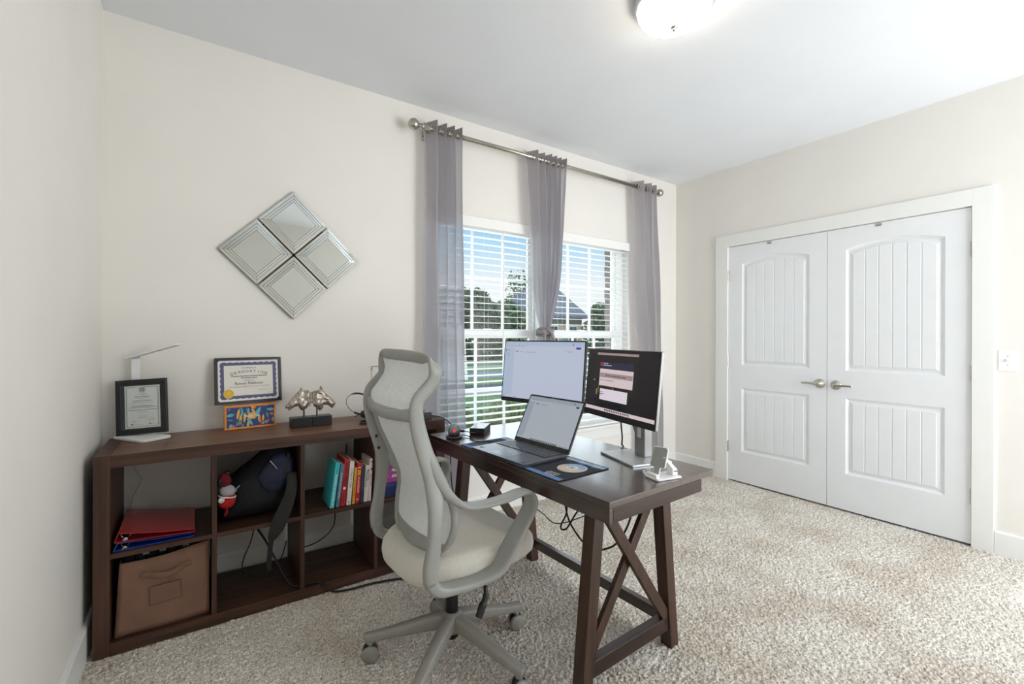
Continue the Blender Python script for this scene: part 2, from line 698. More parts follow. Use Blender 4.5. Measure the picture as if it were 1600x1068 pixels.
# baseboards (13 cm, small bevelled top)
def base(name, x0, y0, x1, y1):
    d = Vector((x1 - x0, y1 - y0, 0))
    nrm = Vector((-d.y, d.x, 0)).normalized()
    M = frameM((x0, y0, 0), nrm, (0, 0, 1))
    bm = NB()
    L = d.length
    M2 = Matrix.Translation((x0, y0, 0)) @ frameM((0, 0, 0), nrm, (0, 0, 1))
    prism(bm, [(0, -0.02), (0.014, -0.02), (0.014, 0.122), (0.009, 0.132), (0, 0.132)], 0, L, M2)
    # frameM z axis = nrm x up ; make sure the extrusion follows d
    zdir = nrm.cross(Vector((0, 0, 1)))
    if zdir.dot(d) < 0:
        for v in bm.verts:
            q_ = (v.co - Vector((x0, y0, 0))).dot(zdir)
            v.co = v.co - zdir * (2 * q_)
    bmesh.ops.recalc_face_normals(bm, faces=bm.faces)
    o = mk(name, bm, TRIM)
    o['kind'] = 'structure'


base('baseboard_back', XR, D, XL, D)
base('baseboard_left', XL, D, XL, YF)
base('baseboard_right', XR, 2.346, XR, D)
base('baseboard_right', XR, YF, XR, 0.604)
base('baseboard_front', XL, YF, XR, YF)

# closet casing
bm = NB()
box(bm, XR - 0.018, XR + 0.002, DY1, DY1 + 0.11, -0.01, DZ + 0.10)
box(bm, XR - 0.018, XR + 0.002, DY0 - 0.094, DY0, -0.01, DZ + 0.10)
box(bm, XR - 0.018, XR + 0.002, DY0, DY1, DZ, DZ + 0.10)
box(bm, XR - 0.004, XR + 0.1, DY1 - 0.002, DY1 + 0.001, -0.01, DZ)
box(bm, XR - 0.004, XR + 0.1, DY0 - 0.001, DY0 + 0.002, -0.01, DZ)
box(bm, XR - 0.004, XR + 0.1, DY0, DY1, DZ - 0.002, DZ + 0.001)
struct('trim_1', bm, TRIM, bevel=0.003)

# ------------------------------------------------------------------ closet doors
XD = XR - 0.001        # front plane of the leaves


def arch(y0, y1, z0, z1, rise, n=14):
    """outline with an arched top, in (y,z)"""
    p = [(y0, z0), (y1, z0)]
    for k in range(n + 1):
        s_ = k / n
        y = y1 + (y0 - y1) * s_
        p.append((y, z1 + rise * (1 - (2 * s_ - 1) ** 2)))
    return p


def door(name, y0, y1, hinge_side, hy):
    t_ = thing(name, None, None, (XD, (y0 + y1) / 2, 0.012), kind='structure')
    bm = NB()
    z0, z1 = 0.012, DZ - 0.006
    a, b_ = y0 + 0.117, y1 - 0.117
    panels = [(0.27, 0.818, 0.0), (1.013, 1.887, 0.045)]
    outer = quad(y0, y1, z0, z1)
    holes = [arch(a, b_, p[0], p[1], p[2]) for p in panels]
    flat, tris = cut_panel(outer, holes)
    V = [bm.verts.new((XD, p.x, p.y)) for p in flat]
    for tr_ in tris:
        try: bm.faces.new([V[i] for i in tr_])
        except ValueError: pass
    # moulding: steps down then rises to the plank field
    k0 = 4
    steps = [(0.008, 0.007), (0.016, 0.013), (0.024, 0.013), (0.036, 0.0075)]
    for p, h in zip(panels, holes):
        prev = V[k0:k0 + len(h)]
        k0 += len(h)
        for off, dep in steps:
            q_ = arch(a + off, b_ - off, p[0] + off, p[1] - off, p[2] * (1 - off))
            ring = [bm.verts.new((XD + dep, u_, v_)) for u_, v_ in q_]
            for i in range(len(ring)):
                j = (i + 1) % len(ring)
                bm.faces.new((prev[i], prev[j], ring[j], ring[i]))
            prev = ring
        bm.faces.new(prev)
    # body behind
    e0 = V[:4]
    bk = [bm.verts.new((XD + 0.035, v.co.y, v.co.z)) for v in e0]
    for i in range(4):
        bm.faces.new((e0[i], e0[(i + 1) % 4], bk[(i + 1) % 4], bk[i]))
    bm.faces.new(bk)
    bmesh.ops.recalc_face_normals(bm, faces=bm.faces)
    mk('door_leaf', bm, DOORM, t_)
    # six planks per panel
    for p in panels:
        A, B_ = a + 0.038, b_ - 0.038
        Z0, Z1 = p[0] + 0.038, p[1] - 0.038
        for k in range(6):
            ya, yb = A + (B_ - A) * k / 6 + 0.0015, A + (B_ - A) * (k + 1) / 6 - 0.0015
            f = lambda y: Z1 + p[2] * 0.96 * (1 - (2 * (y - A) / (B_ - A) - 1) ** 2)
            pts = [(ya, Z0), (yb, Z0)] + [(yb + (ya - yb) * i / 4, f(yb + (ya - yb) * i / 4)) for i in range(5)]
            bm = NB()
            nn = len(pts)
            cy, cz = (ya + yb) / 2, (Z0 + Z1) / 2
            lo = [bm.verts.new((XD + 0.0078, u_, v_)) for u_, v_ in pts]
            hi = [bm.verts.new((XD + 0.0035, u_ + (0.003 if u_ < cy else -0.003), v_ + (0.003 if v_ < cz else -0.003))) for u_, v_ in pts]
            for i in range(nn):
                bm.faces.new((lo[i], lo[(i + 1) % nn], hi[(i + 1) % nn], hi[i]))
            bm.faces.new(hi)
            bmesh.ops.recalc_face_normals(bm, faces=bm.faces)
            mk('plank', bm, DOORM, t_)
    # hinges
    for hz in (1.79, 1.042, 0.30):
        bm = NB()
        box(bm, XD - 0.002, XD + 0.001, hy - 0.001, hy + hinge_side * -0.0 + 0.001, hz - 0.045, hz + 0.045)
        for k in range(5):
            lathe(bm, [(0.0055, 0), (0.0055, 0.0175)], 10, axM((XD - 0.0085, hy, hz - 0.047 + k * 0.019), (0, 0, 1)))
        mk('hinge', bm, NICKEL, t_)
    return t_


def handle(t_, y, z, sgn):
    bm = NB()
    M = axM((XD, y, z), (-1, 0, 0))
    lathe(bm, [(0.034, 0), (0.034, 0.004), (0.028, 0.010), (0.016, 0.014), (0.013, 0.030), (0.0, 0.032)], 28, M)
    h = mk('handle_rose', bm, NICKEL, t_, smooth=True)
    bm = NB()
    ribbon(bm, [(XD - 0.040, y - sgn * 0.012, z, 0, 0, 1, 0.008, 0.006), (XD - 0.044, y, z, 0, 0, 1, 0.013, 0.008), (XD - 0.044, y + sgn * 0.02, z, 0, 0, 1, 0.010, 0.006), (XD - 0.043, y + sgn * 0.06, z + 0.001, 0, 0, 1, 0.008, 0.004), (XD - 0.041, y + sgn * 0.112, z + 0.001, 0, 0, 1, 0.007, 0.003)], seg=12, ex=2.3)
    lathe(bm, [(0.012, 0.0), (0.011, 0.04)], 14, M)
    k = mk('door_handle', bm, NICKEL, t_, smooth=True)


GAP = 1.4698
d1 = door('door_1', GAP + 0.0015, DY1 - 0.004, 1, DY1 - 0.002)
d2 = door('door_2', DY0 + 0.004, GAP - 0.0015, -1, DY0 + 0.002)
handle(d1, GAP + 0.046, 0.909, 1)
handle(d2, GAP - 0.060, 0.906, -1)
for dd, yy in ((d1, 1.885), (d2, 1.16)):
    bm = NB()
    box(bm, XD - 0.006, XD - 0.0005, yy - 0.018, yy + 0.018, DZ - 0.030, DZ - 0.012)
    mk('ball_catch', bm, NICKEL, dd, bevel=0.002)

# light switch
sw = thing('light_switch', 'white single toggle light switch plate on the wall right of the closet doors', 'light switch', (XR, 0.5535, 1.124))
bm = NB()
box(bm, XR - 0.006, XR + 0.001, 0.5155, 0.5915, 1.062, 1.186)
mk('switch_plate', bm, WHITE, sw, bevel=0.004)
bm = NB()
box(bm, XR - 0.016, XR - 0.005, 0.5495, 0.5575, 1.117, 1.131, Matrix.Translation((0, 0, 0)))
mk('toggle', bm, WHITE, sw, bevel=0.001)
for z in (1.098, 1.150):
    bm = NB()
    lathe(bm, [(0.003, 0), (0.0022, 0.0012), (0, 0.0015)], 10, axM((XR - 0.006, 0.5535, z), (-1, 0, 0)))
    mk('screw', bm, NICKEL, sw)

# ------------------------------------------------------------------ windows
SY = D + 0.063      # room-side face of the sash


def window(name, x0, x1, gx0, gx1, mu, ml):
    t_ = thing(name, None, None, ((x0 + x1) / 2, SY, WZ0), kind='structure')
    fy0, fy1 = SY, SY + 0.06
    bm = NB()
    box(bm, x0, gx0 - 0.035, fy0, fy1, WZ0, WZ1)
    box(bm, gx1 + 0.035, x1, fy0, fy1, WZ0, WZ1)
    box(bm, gx0 - 0.035, gx1 + 0.035, fy0, fy1, WZ0, WZ0 + 0.04)
    box(bm, gx0 - 0.035, gx1 + 0.035, fy0, fy1, WZ1 - 0.04, WZ1)
    mk('window_frame', bm, VINYL, t_)
    for nm_, za, zb, dy, muts in (('upper_sash', 1.243, WZ1 - 0.04, 0.025, mu), ('lower_sash', WZ0 + 0.04, 1.300, 0.004, ml)):
        a, b_ = gx0 - 0.035, gx1 + 0.035
        bm = NB()
        yy0, yy1 = SY + dy, SY + dy + 0.02
        r0 = 0.058 if nm_ == 'lower_sash' else 0.04
        box(bm, a, gx0, yy0, yy1, za, zb)
        box(bm, gx1, b_, yy0, yy1, za, zb)
        box(bm, gx0, gx1, yy0, yy1, zb - (r0 if nm_ == 'lower_sash' else 0.035), zb)
        box(bm, gx0, gx1, yy0, yy1, za, za + 0.045)
        s_ = mk(nm_, bm, VINYL, t_)
        gz0, gz1 = za + 0.045, zb - 0.05
        for x in muts:
            bm = NB()
            box(bm, x - 0.009, x + 0.009, yy0 + 0.004, yy1 - 0.004, gz0 - 0.01, gz1 + 0.02)
            mk('muntin', bm, VINYL, s_)
        zm = (1.679) if nm_ == 'upper_sash' else 0.86
        bm = NB()
        box(bm, gx0, gx1, yy0 + 0.005, yy1 - 0.005, zm - 0.009, zm + 0.009)
        mk('muntin', bm, VINYL, s_)
        bm = NB()
        box(bm, gx0 - 0.004, gx1 + 0.004, yy0 + 0.009, yy0 + 0.012, gz0 - 0.005, gz1 + 0.02)
        mk('pane', bm, GLASS, s_)
    # sash lock
    bm = NB()
    box(bm, (gx0 + gx1) / 2 - 0.03, (gx0 + gx1) / 2 + 0.03, SY - 0.004, SY + 0.02, 1.300, 1.312)
    mk('sash_lock', bm, VINYL, t_, bevel=0.003)
    return t_


window('window_1', L1[0], L1[1], 1.345, 2.098, (1.607, 1.870), (1.625, 1.872))
window('window_2', L2[0], L2[1], 2.272, 3.030, (2.518, 2.766), (2.555, 2.80))
# drywall returns / jambs
bm = NB()
for x0, x1 in (L1, L2):
    box(bm, x0 - 0.012, x0 + 0.002, D + 0.001, D + T + 0.04, WZ0, WZ1)
    box(bm, x1 - 0.002, x1 + 0.012, D + 0.001, D + T + 0.04, WZ0, WZ1)
    box(bm, x0, x1, D + 0.001, D + T + 0.04, WZ1 - 0.002, WZ1 + 0.01)
struct('trim_2', bm, TRIM)
# stool and apron running under both windows
bm = NB()
box(bm, L1[0] - 0.06, L2[1] + 0.03, D - 0.035, SY, WZ0 - 0.022, WZ0)
box(bm, L1[0] - 0.045, L2[1] + 0.015, D - 0.014, D - 0.0005, WZ0 - 0.105, WZ0 - 0.022)
struct('trim_3', bm, TRIM, bevel=0.003)

# blinds
BY = D + 0.012


def blind(name, x0, x1, label):
    t_ = thing(name, label, 'window blind', ((x0 + x1) / 2, BY, 2.09), group='white slatted blinds in the two windows')
    bm = NB()
    box(bm, x0, x1, BY - 0.038, BY - 0.030, 2.014, 2.086)
    box(bm, x0, x0 + 0.006, BY - 0.030, BY + 0.01, 2.014, 2.086)
    box(bm, x1 - 0.006, x1, BY - 0.030, BY + 0.01, 2.014, 2.086)
    mk('valance', bm, SLAT, t_, bevel=0.003)
    bm = NB()
    box(bm, x0 + 0.01, x1 - 0.01, BY - 0.026, BY + 0.028, 2.040, 2.080)
    mk('head_rail', bm, SLAT, t_)
    pitch = 0.0465
    # one slat, slightly crowned and tilted
    bm = NB()
    w_, L = 0.050, (x1 - x0) - 0.016
    rows = []
    for k in range(5):
        u_ = -0.5 + k / 4
        rows.append((u_ * w_, 0.0022 * (1 - (2 * u_) ** 2)))
    for sgn in (1, -1):
        pass
    top = [[bm.verts.new((sx_, y, z + 0.0014)) for y, z in rows] for sx_ in (-L / 2, L / 2)]
    bot = [[bm.verts.new((sx_, y, z - 0.0014)) for y, z in rows] for sx_ in (-L / 2, L / 2)]
    for i in range(4):
        bm.faces.new((top[0][i], top[1][i], top[1][i + 1], top[0][i + 1]))
        bm.faces.new((bot[0][i + 1], bot[1][i + 1], bot[1][i], bot[0][i]))
    for e_ in (0, 4):
        bm.faces.new((top[0][e_], top[1][e_], bot[1][e_], bot[0][e_]))
    for s_ in (0, 1):
        bm.faces.new(top[s_] + bot[s_][::-1])
    bmesh.ops.recalc_face_normals(bm, faces=bm.faces)
    s0 = mk('slat', bm, SLAT, t_, world=False)
    zz = 2.0
    k = 0
    slats = []
    while zz > WZ0 + 0.045:
        z = zz - 2.09
        if k == 0:
            s0.location = (0, 0, z)
            s0.rotation_euler = (D2R(3.5), 0, 0)
        else:
            inst(s0, (0, 0, z), (D2R(3.5 + random.uniform(-1, 1)), 0, random.uniform(-0.0006, 0.0006)))
        zz -= pitch
        k += 1
    bm = NB()
    box(bm, x0 + 0.008, x1 - 0.008, BY - 0.025, BY + 0.025, WZ0 + 0.004, WZ0 + 0.022)
    mk('bottom_rail', bm, SLAT, t_, bevel=0.003)
    for fx in (0.14, 0.5, 0.86):
        x = x0 + (x1 - x0) * fx
        bm = NB()
        for dy in (-0.027, 0.027):
            tube(bm, [(x, BY + dy, 2.03), (x, BY + dy, WZ0 + 0.02)], 0.0008, 5, 1)
        mk('ladder_cord', bm, SLAT, t_)
    return t_


blind('window_blind', 1.272, 2.078, 'white slatted blind half open in the left window')
blind('window_blind', 2.236, 3.140, 'white slatted blind half open in the right window')
bm = NB()
tube(bm, [(3.02, BY - 0.036, 2.01), (3.02, BY - 0.036, 1.28)], 0.0012, 6, 1)
lathe(bm, [(0.002, 0), (0.006, 0.005), (0.006, 0.03), (0.003, 0.038)], 10, axM((3.02, BY - 0.036, 1.245), (0, 0, 1)))
wb2 = [o for o in C.objects if o.name.startswith('window_blind') and 'right' in o['label']][0]
mk('pull_cord', bm, SLAT, wb2)
bm = NB()
tube(bm, [(1.80, BY - 0.036, 2.01), (1.80, BY - 0.036, 1.10)], 0.0035, 6, 1)
wb1 = [o for o in C.objects if o.name.startswith('window_blind') and 'left' in o['label']][0]
mk('tilt_wand', bm, SLAT, wb1)

# ------------------------------------------------------------------ curtain rod and curtains
RY, RZ = 2.674, 2.569
rod = thing('curtain_rod', 'brushed nickel curtain rod with ball finials above the windows', 'curtain rod', (2.25, D, RZ))
bm = NB()
tube(bm, [(1.11, RY, RZ), (3.42, RY, RZ)], 0.0155, 16, 1)
mk('rod', bm, NICKEL, rod, smooth=True)
for x, s_ in ((1.125, -1), (3.405, 1)):
    bm = NB()
    M = axM((x, RY, RZ), (s_, 0, 0))
    pr_ = [(0.0155, -0.02), (0.020, -0.018), (0.020, -0.006), (0.015, -0.004), (0.012, 0.004), (0.017, 0.007), (0.012, 0.012)]
    for k in range(1, 13):
        a = PI * k / 12
        pr_.append((0.035 * math.sin(a * 0.92 + 0.25) if k < 12 else 0.0, 0.044 - 0.035 * math.cos(a * 0.92 + 0.25) if k < 12 else 0.079))
    lathe(bm, pr_, 24, M)
    mk('finial', bm, NICKEL, rod, smooth=True)
for x in (1.19, 2.2, 3.37):
    bm = NB()
    box(bm, x - 0.006, x + 0.006, RY - 0.004, D - 0.004, RZ - 0.024, RZ - 0.012)
    box(bm, x - 0.014, x + 0.014, D - 0.005, D - 0.0005, RZ - 0.045, RZ + 0.02)
    lathe(bm, [(0.0165, -0.006), (0.0165, 0.006)], 16, axM((x, RY, RZ), (1, 0, 0)))
    mk('wall_bracket', bm, NICKEL, rod)


def interp(tab, z):
    tab = sorted(tab)
    if z <= tab[0][0]: return tab[0][1:]
    for a, b_ in zip(tab[:-1], tab[1:]):
        if z <= b_[0]:
            t_ = (z - a[0]) / (b_[0] - a[0])
            t_ = t_ * t_ * (3 - 2 * t_) if len(a) > 3 and a[3] else t_
            return tuple(a[i] + (b_[i] - a[i]) * t_ for i in (1, 2))
    return tab[-1][1:]


def curtain(label, tab, nf, amp, z0, z1, phase=0.0, tie=None, pw=1.0):
    cx, wd = interp(tab, z1)[:2]
    t_ = thing('curtain', label, 'curtain', (cx, RY, z1), group='grey grommet curtains at the windows')
    NS, NT = nf * 20, 90
    bm = NB()
    grid = []
    for j in range(NT + 1):
        z = z1 + (z0 - z1) * j / NT
        c_, w_ = interp(tab, z)[:2]
        row = []
        for i in range(NS + 1):
            s_ = i / NS
            A = amp * (1.0 if tie is None else (0.35 + 0.65 * min(1, abs(z - tie) / 0.35)))
            ph = 2 * PI * nf * (s_ ** pw if pw > 1 else s_) + phase
            wob = 0.35 * math.sin(z * 2.3 + s_ * 9) * (z1 - z) / 2
            y = RY + A * math.sin(ph + wob) + 0.006 * math.sin(z * 5 + s_ * 17)
            x = c_ + (s_ - 0.5) * w_ + 0.05 * w_ / nf * math.sin(2 * ph + wob)
            row.append(bm.verts.new((x, y, z)))
        grid.append(row)
    for j in range(NT):
        for i in range(NS):
            f = bm.faces.new((grid[j][i], grid[j][i + 1], grid[j + 1][i + 1], grid[j + 1][i]))
            if z1 + (z0 - z1) * (j + 0.5) / NT > z1 - 0.062: f.material_index = 1
    mk('curtain_cloth', bm, [CURT, CURTB], t_, smooth=True)
    # grommets where the cloth crosses the rod
    c_, w_ = interp(tab, RZ)[:2]
    for k in range(nf * 2):
        s_ = (k * PI - phase) / (2 * PI * nf)
        if s_ < 0.01 or s_ > 0.985: continue
        s_ = s_ ** (1 / pw)
        x = c_ + (s_ - 0.5) * w_
        bm = NB()
        M = axM((x, RY, RZ), (1, 0.55 * (-1) ** k, 0))
        pts = [(M @ Vector((0.021 * math.cos(a), 0.021 * math.sin(a), 0))) for a in [2 * PI * i / 20 for i in range(20)]]
        tube(bm, [tuple(p) for p in pts], 0.0035, 6, 1, True, False)
        mk('grommet', bm, NICKEL, t_, smooth=True)
    return t_


curtain('grey sheer curtain panel hanging left of the windows', [(0.03, 1.305, 0.34), (1.2, 1.297, 0.285), (2.62, 1.288, 0.262)], 4, 0.037, 0.03, 2.618, 0.9, None, 1.35)
cm = curtain('grey curtain gathered in a knot between the two windows', [(0.1, 2.11, 0.24), (1.12, 2.115, 0.20), (1.24, 2.12, 0.15), (1.285, 2.12, 0.085), (1.33, 2.12, 0.09), (1.42, 2.118, 0.15), (1.56, 2.122, 0.215), (1.75, 2.13, 0.265), (2.1, 2.135, 0.315), (2.62, 2.128, 0.375)], 6, 0.033, 0.10, 2.618, 0.4, 1.29, 1.45)
curtain('grey sheer curtain panel hanging right of the windows', [(0.03, 3.36, 0.32), (1.2, 3.325, 0.30), (2.62, 3.255, 0.30)], 3, 0.038, 0.03, 2.618, 2.2, None, 1.5)
bm = NB()
for r_, zc, dz in ((0.060, 1.297, 0.014), (0.056, 1.276, -0.016)):
    pts = []
    for k in range(24):
        a = 2 * PI * k / 24
        pts.append((2.12 + r_ * math.cos(a), RY + 0.052 * math.sin(a), zc + dz * math.sin(a + 0.6) + 0.004 * math.sin(5 * a)))
    tube(bm, pts, 0.014, 8, 2, True)
tube(bm, [(2.098, RY - 0.05, 1.315), (2.112, RY - 0.073, 1.292), (2.135, RY - 0.064, 1.272), (2.142, RY - 0.05, 1.25)], 0.014, 8, 4)
mk('knot', bm, CURTB, cm, smooth=True)
bm = NB()
tube(bm, [(2.08, RY - 0.05, 1.28), (2.068, RY - 0.058, 1.2), (2.062, RY - 0.055, 1.1), (2.066, RY - 0.052, 1.02)], 0.012, 8, 4)
tube(bm, [(2.15, RY - 0.05, 1.28), (2.166, RY - 0.056, 1.2), (2.168, RY - 0.055, 1.1), (2.163, RY - 0.052, 1.02)], 0.012, 8, 4)
mk('knot_tail', bm, CURTB, cm, smooth=True)

# ------------------------------------------------------------------ ceiling lamp
LC = (1.70, 1.245)
lamp = thing('ceiling_light', 'round flush ceiling light with frosted glass bowl and silver rim, lit', 'ceiling light', (LC[0], LC[1], H))
bm = NB()
M = Matrix.Translation((LC[0], LC[1], 0))
lathe(bm, [(0.168, 2.7385), (0.172, 2.730), (0.166, 2.722), (0.170, 2.714), (0.163, 2.706), (0.166, 2.699), (0.158, 2.692), (0.150, 2.692), (0.150, 2.7385)], 48, M)
RIM = mat('lamp_silver_rim', (214, 214, 216), 0.3, 0.7, var=0.03)
mk('rim', bm, RIM, lamp, smooth=True)
GLOW = mat('frosted_lamp_glass', (250, 240, 220), 0.4, emit=(255, 241, 222), estr=18.0)
bm = NB()
prf = [(0.157, 2.712)]
for k in range(13):
    a = PI / 2 * k / 12
    prf.append((0.157 * math.cos(a) ** 0.8 if k < 12 else 0.0, 2.700 - 0.090 * math.sin(a)))
lathe(bm, prf, 48, M, cap=False)
mk('glass_bowl', bm, GLOW, lamp, smooth=True)
bm = NB()
lathe(bm, [(0.013, 2.612), (0.016, 2.608), (0.013, 2.602), (0.006, 2.600), (0.008, 2.594), (0.005, 2.589), (0, 2.588)], 20, M)
mk('finial', bm, NICKEL, lamp, smooth=True)

# ------------------------------------------------------------------ wall mirror of four diamond tiles
wm = thing('wall_mirror', 'diamond shaped silver mirror of four framed square tiles on the wall', 'mirror', (0.415, D, 1.70))
s_t = 0.2455
cxm, czm = 0.4165, 1.6985
ux = Vector((1, 0, 1)).normalized()
uy = Vector((-1, 0, 1)).normalized()
WOODB = mat('mirror_backing', (104, 84, 64), 0.6)
bm = NB()
M = frameM((cxm, D - 0.001, czm), ux, uy)
# frame z = ux x uy = -y (towards the room)
box(bm, -0.215, 0.215, -0.012, 0.012, 0, 0.008, M)
box(bm, -0.012, 0.012, -0.215, 0.215, 0, 0.008, M)
mk('backing_bar', bm, WOODB, wm)
for du, dv in ((1, 1), (1, -1), (-1, 1), (-1, -1)):
    cM = M @ Matrix.Translation((du * 0.1265, dv * 0.1265, 0))
    h = s_t / 2
    bm = NB()
    box(bm, -h, h, -h, h, 0.004, 0.016, cM)
    tile = mk('mirror_tile', bm, MIRROR2, wm)
    # nested mitred mirror strips
    lv = [h, h - 0.0165, h - 0.029, h - 0.0405]
    for ri in range(3):
        o1, o2 = lv[ri] - 0.0008, lv[ri + 1] + 0.0008
        for k in range(4):
            R = Matrix.Rotation(k * PI / 2, 4, 'Z')
            bm = NB()
            zt = 0.0205 - ri * 0.001
            g = 0.0006
            pts = [(-o1 + g, -o1), (o1 - g, -o1), (o2 - g, -o2), (-o2 + g, -o2)]
            lo = [bm.verts.new(cM @ (R @ Vector((p[0], p[1], 0.0155)))) for p in pts]
            hi = [bm.verts.new(cM @ (R @ Vector((p[0], p[1], zt + (0.0 if i < 2 else 0.0007))))) for i, p in enumerate(pts)]
            for i in range(4):
                bm.faces.new((lo[i], lo[(i + 1) % 4], hi[(i + 1) % 4], hi[i]))
            bm.faces.new(hi)
            bmesh.ops.recalc_face_normals(bm, faces=bm.faces)
            mk('mirror_strip', bm, MIRROR, tile)
    bm = NB()
    q_ = lv[3] - 0.0008
    box(bm, -q_, q_, -q_, q_, 0.0155, 0.0185, cM)
    mk('mirror_glass', bm, MIRROR, tile)

# ------------------------------------------------------------------ cube shelf
SX0, SX1, SYF, SYB = -0.346, 1.140, 2.346, 2.738
ST = 0.784
shelf = thing('cube_shelf', 'low dark walnut cube shelf with eight open compartments against the wall', 'shelf', ((SX0 + SX1) / 2, SYF, 0))
bm = NB()
box(bm, SX0, SX0 + 0.050, SYF, SYB, 0, ST)
mk('side_panel', bm, ESZ, shelf, bevel=0.0015)
bm = NB()
box(bm, SX1 - 0.050, SX1, SYF, SYB, 0, ST)
mk('side_panel', bm, ESZ, shelf, bevel=0.0015)
bm = NB()
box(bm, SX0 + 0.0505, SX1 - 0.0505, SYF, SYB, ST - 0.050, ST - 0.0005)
mk('top_panel', bm, ESTOP_LIT, shelf, bevel=0.0015)
bm = NB()
box(bm, SX0 + 0.0505, SX1 - 0.0505, SYF + 0.0005, SYF + 0.003, ST - 0.0495, ST - 0.002)
bm2 = NB()
box(bm2, SX0 + 0.0505, SX1 - 0.0505, SYF - 0.0008, SYF - 0.0001, ST - 0.0495, ST - 0.001)
mk('top_edge_band', bm2, ESX, shelf)
bm.free()
bm = NB()
box(bm, SX0 + 0.0505, SX1 - 0.0505, SYF, SYB, 0, 0.048)
mk('bottom_panel', bm, ESX, shelf, bevel=0.0015)
cell = (SX1 - SX0 - 0.1 - 3 * 0.019) / 4
DIV = [SX0 + 0.05 + (k + 1) * cell + k * 0.019 for k in range(3)]
for x in DIV:
    bm = NB()
    box(bm, x, x + 0.019, SYF + 0.001, SYB, 0.0485, ST - 0.0505)
    mk('divider', bm, ESZ, shelf, bevel=0.001)
CX = [SX0 + 0.05 + k * (cell + 0.019) for k in range(4)]
MZ0, MZ1 = 0.378, 0.397
for x in CX:
    bm = NB()
    box(bm, x + 0.0005, x + cell - 0.0005, SYF + 0.001, SYB, MZ0, MZ1)
    mk('middle_shelf', bm, ESX, shelf, bevel=0.001)

# ------------------------------------------------------------------ desk (local frame, rotated 2.6 deg)
DO = Vector((1.033, 0.982, 0))
DR = D2R(2.6)
desk = thing('desk', 'dark brown wooden desk with crossed trestle legs', 'desk', DO, DR)
DT = 0.745
DM = Matrix.Translation(DO) @ Matrix.Rotation(DR, 4, 'Z')


def dmk(name, bm, m, bevel=0.002):
    return mk(name, bm, m, desk, world=False, bevel=bevel)


bm = NB()
box(bm, 0, 0.595, 0, 1.215, DT - 0.0225, DT)
dmk('desktop', bm, DSY)
bm = NB()
box(bm, 0.0012, 0.018, 0.0012, 1.2138, 0.675, DT - 0.023)
dmk('apron', bm, DSY)
bm = NB()
box(bm, 0.500, 0.517, 0.019, 1.196, 0.675, DT - 0.023)
dmk('apron', bm, DSY)
for y in (0.0012, 1.1965):
    bm = NB()
    box(bm, 0.0185, 0.517, y, y + 0.0173, 0.675, DT - 0.023)
    dmk('apron', bm, DSX)


def leg(bm, ut, ub, v, wd=0.050, dp=0.050, zt=0.719, zb=-0.004):
    a = [bm.verts.new(p) for p in ((ub, v, zb), (ub + wd, v, zb), (ub + wd, v + dp, zb), (ub, v + dp, zb))]
    c = [bm.verts.new(p) for p in ((ut, v, zt), (ut + wd, v, zt), (ut + wd, v + dp, zt), (ut, v + dp, zt))]
    bm.faces.new(a[::-1]); bm.faces.new(c)
    for i in range(4):
        bm.faces.new((a[i], a[(i + 1) % 4], c[(i + 1) % 4], c[i]))


def bar(bm, p, q_, v0, v1, half):
    p, q_ = Vector((p[0], 0, p[1])), Vector((q_[0], 0, q_[1]))
    d = (q_ - p).normalized()
    nn = Vector((-d.z, 0, d.x)) * half
    pts = [p - nn, q_ - nn, q_ + nn, p + nn]
    a = [bm.verts.new((t_.x, v0, t_.z)) for t_ in pts]
    c = [bm.verts.new((t_.x, v1, t_.z)) for t_ in pts]
    bm.faces.new(a[::-1]); bm.faces.new(c)
    for i in range(4):
        bm.faces.new((a[i], a[(i + 1) % 4], c[(i + 1) % 4], c[i]))
    bmesh.ops.recalc_face_normals(bm, faces=bm.faces)


for v in (0.142, 1.026):
    for ut, ub in ((0.098, 0.026), (0.466, 0.538)):
        bm = NB()
        leg(bm, ut, ub, v)
        dmk('leg', bm, DSZ)
    bm = NB()
    box(bm, 0.070, 0.545, v + 0.006, v + 0.044, 0.075, 0.130)
    dmk('cross_rail', bm, DSX)
    bm = NB()
    bar(bm, (0.118, 0.690), (0.528, 0.115), v + 0.006, v + 0.0255, 0.021)
    dmk('brace', bm, DSZ)
    bm = NB()
    bar(bm, (0.496, 0.690), (0.086, 0.115), v + 0.026, v + 0.044, 0.021)
    dmk('brace', bm, DSZ)
bm = NB()
box(bm, 0.535, 0.565, 0.190, 1.028, 0.083, 0.130)
dmk('stretcher', bm, DSY)

# ------------------------------------------------------------------ office chair (local frame: x forward, y left)
CHO = Vector((0.805, 1.590, 0))
CHR = D2R(4)
chair = thing('office_chair', 'light grey ergonomic mesh office chair with headrest and looped arms at the desk', 'chair', CHO, CHR)


def cmk(name, bm, m, parent=None, **k):
    k.setdefault('smooth', True)
    return mk(name, bm, m, parent or chair, world=False, **k)


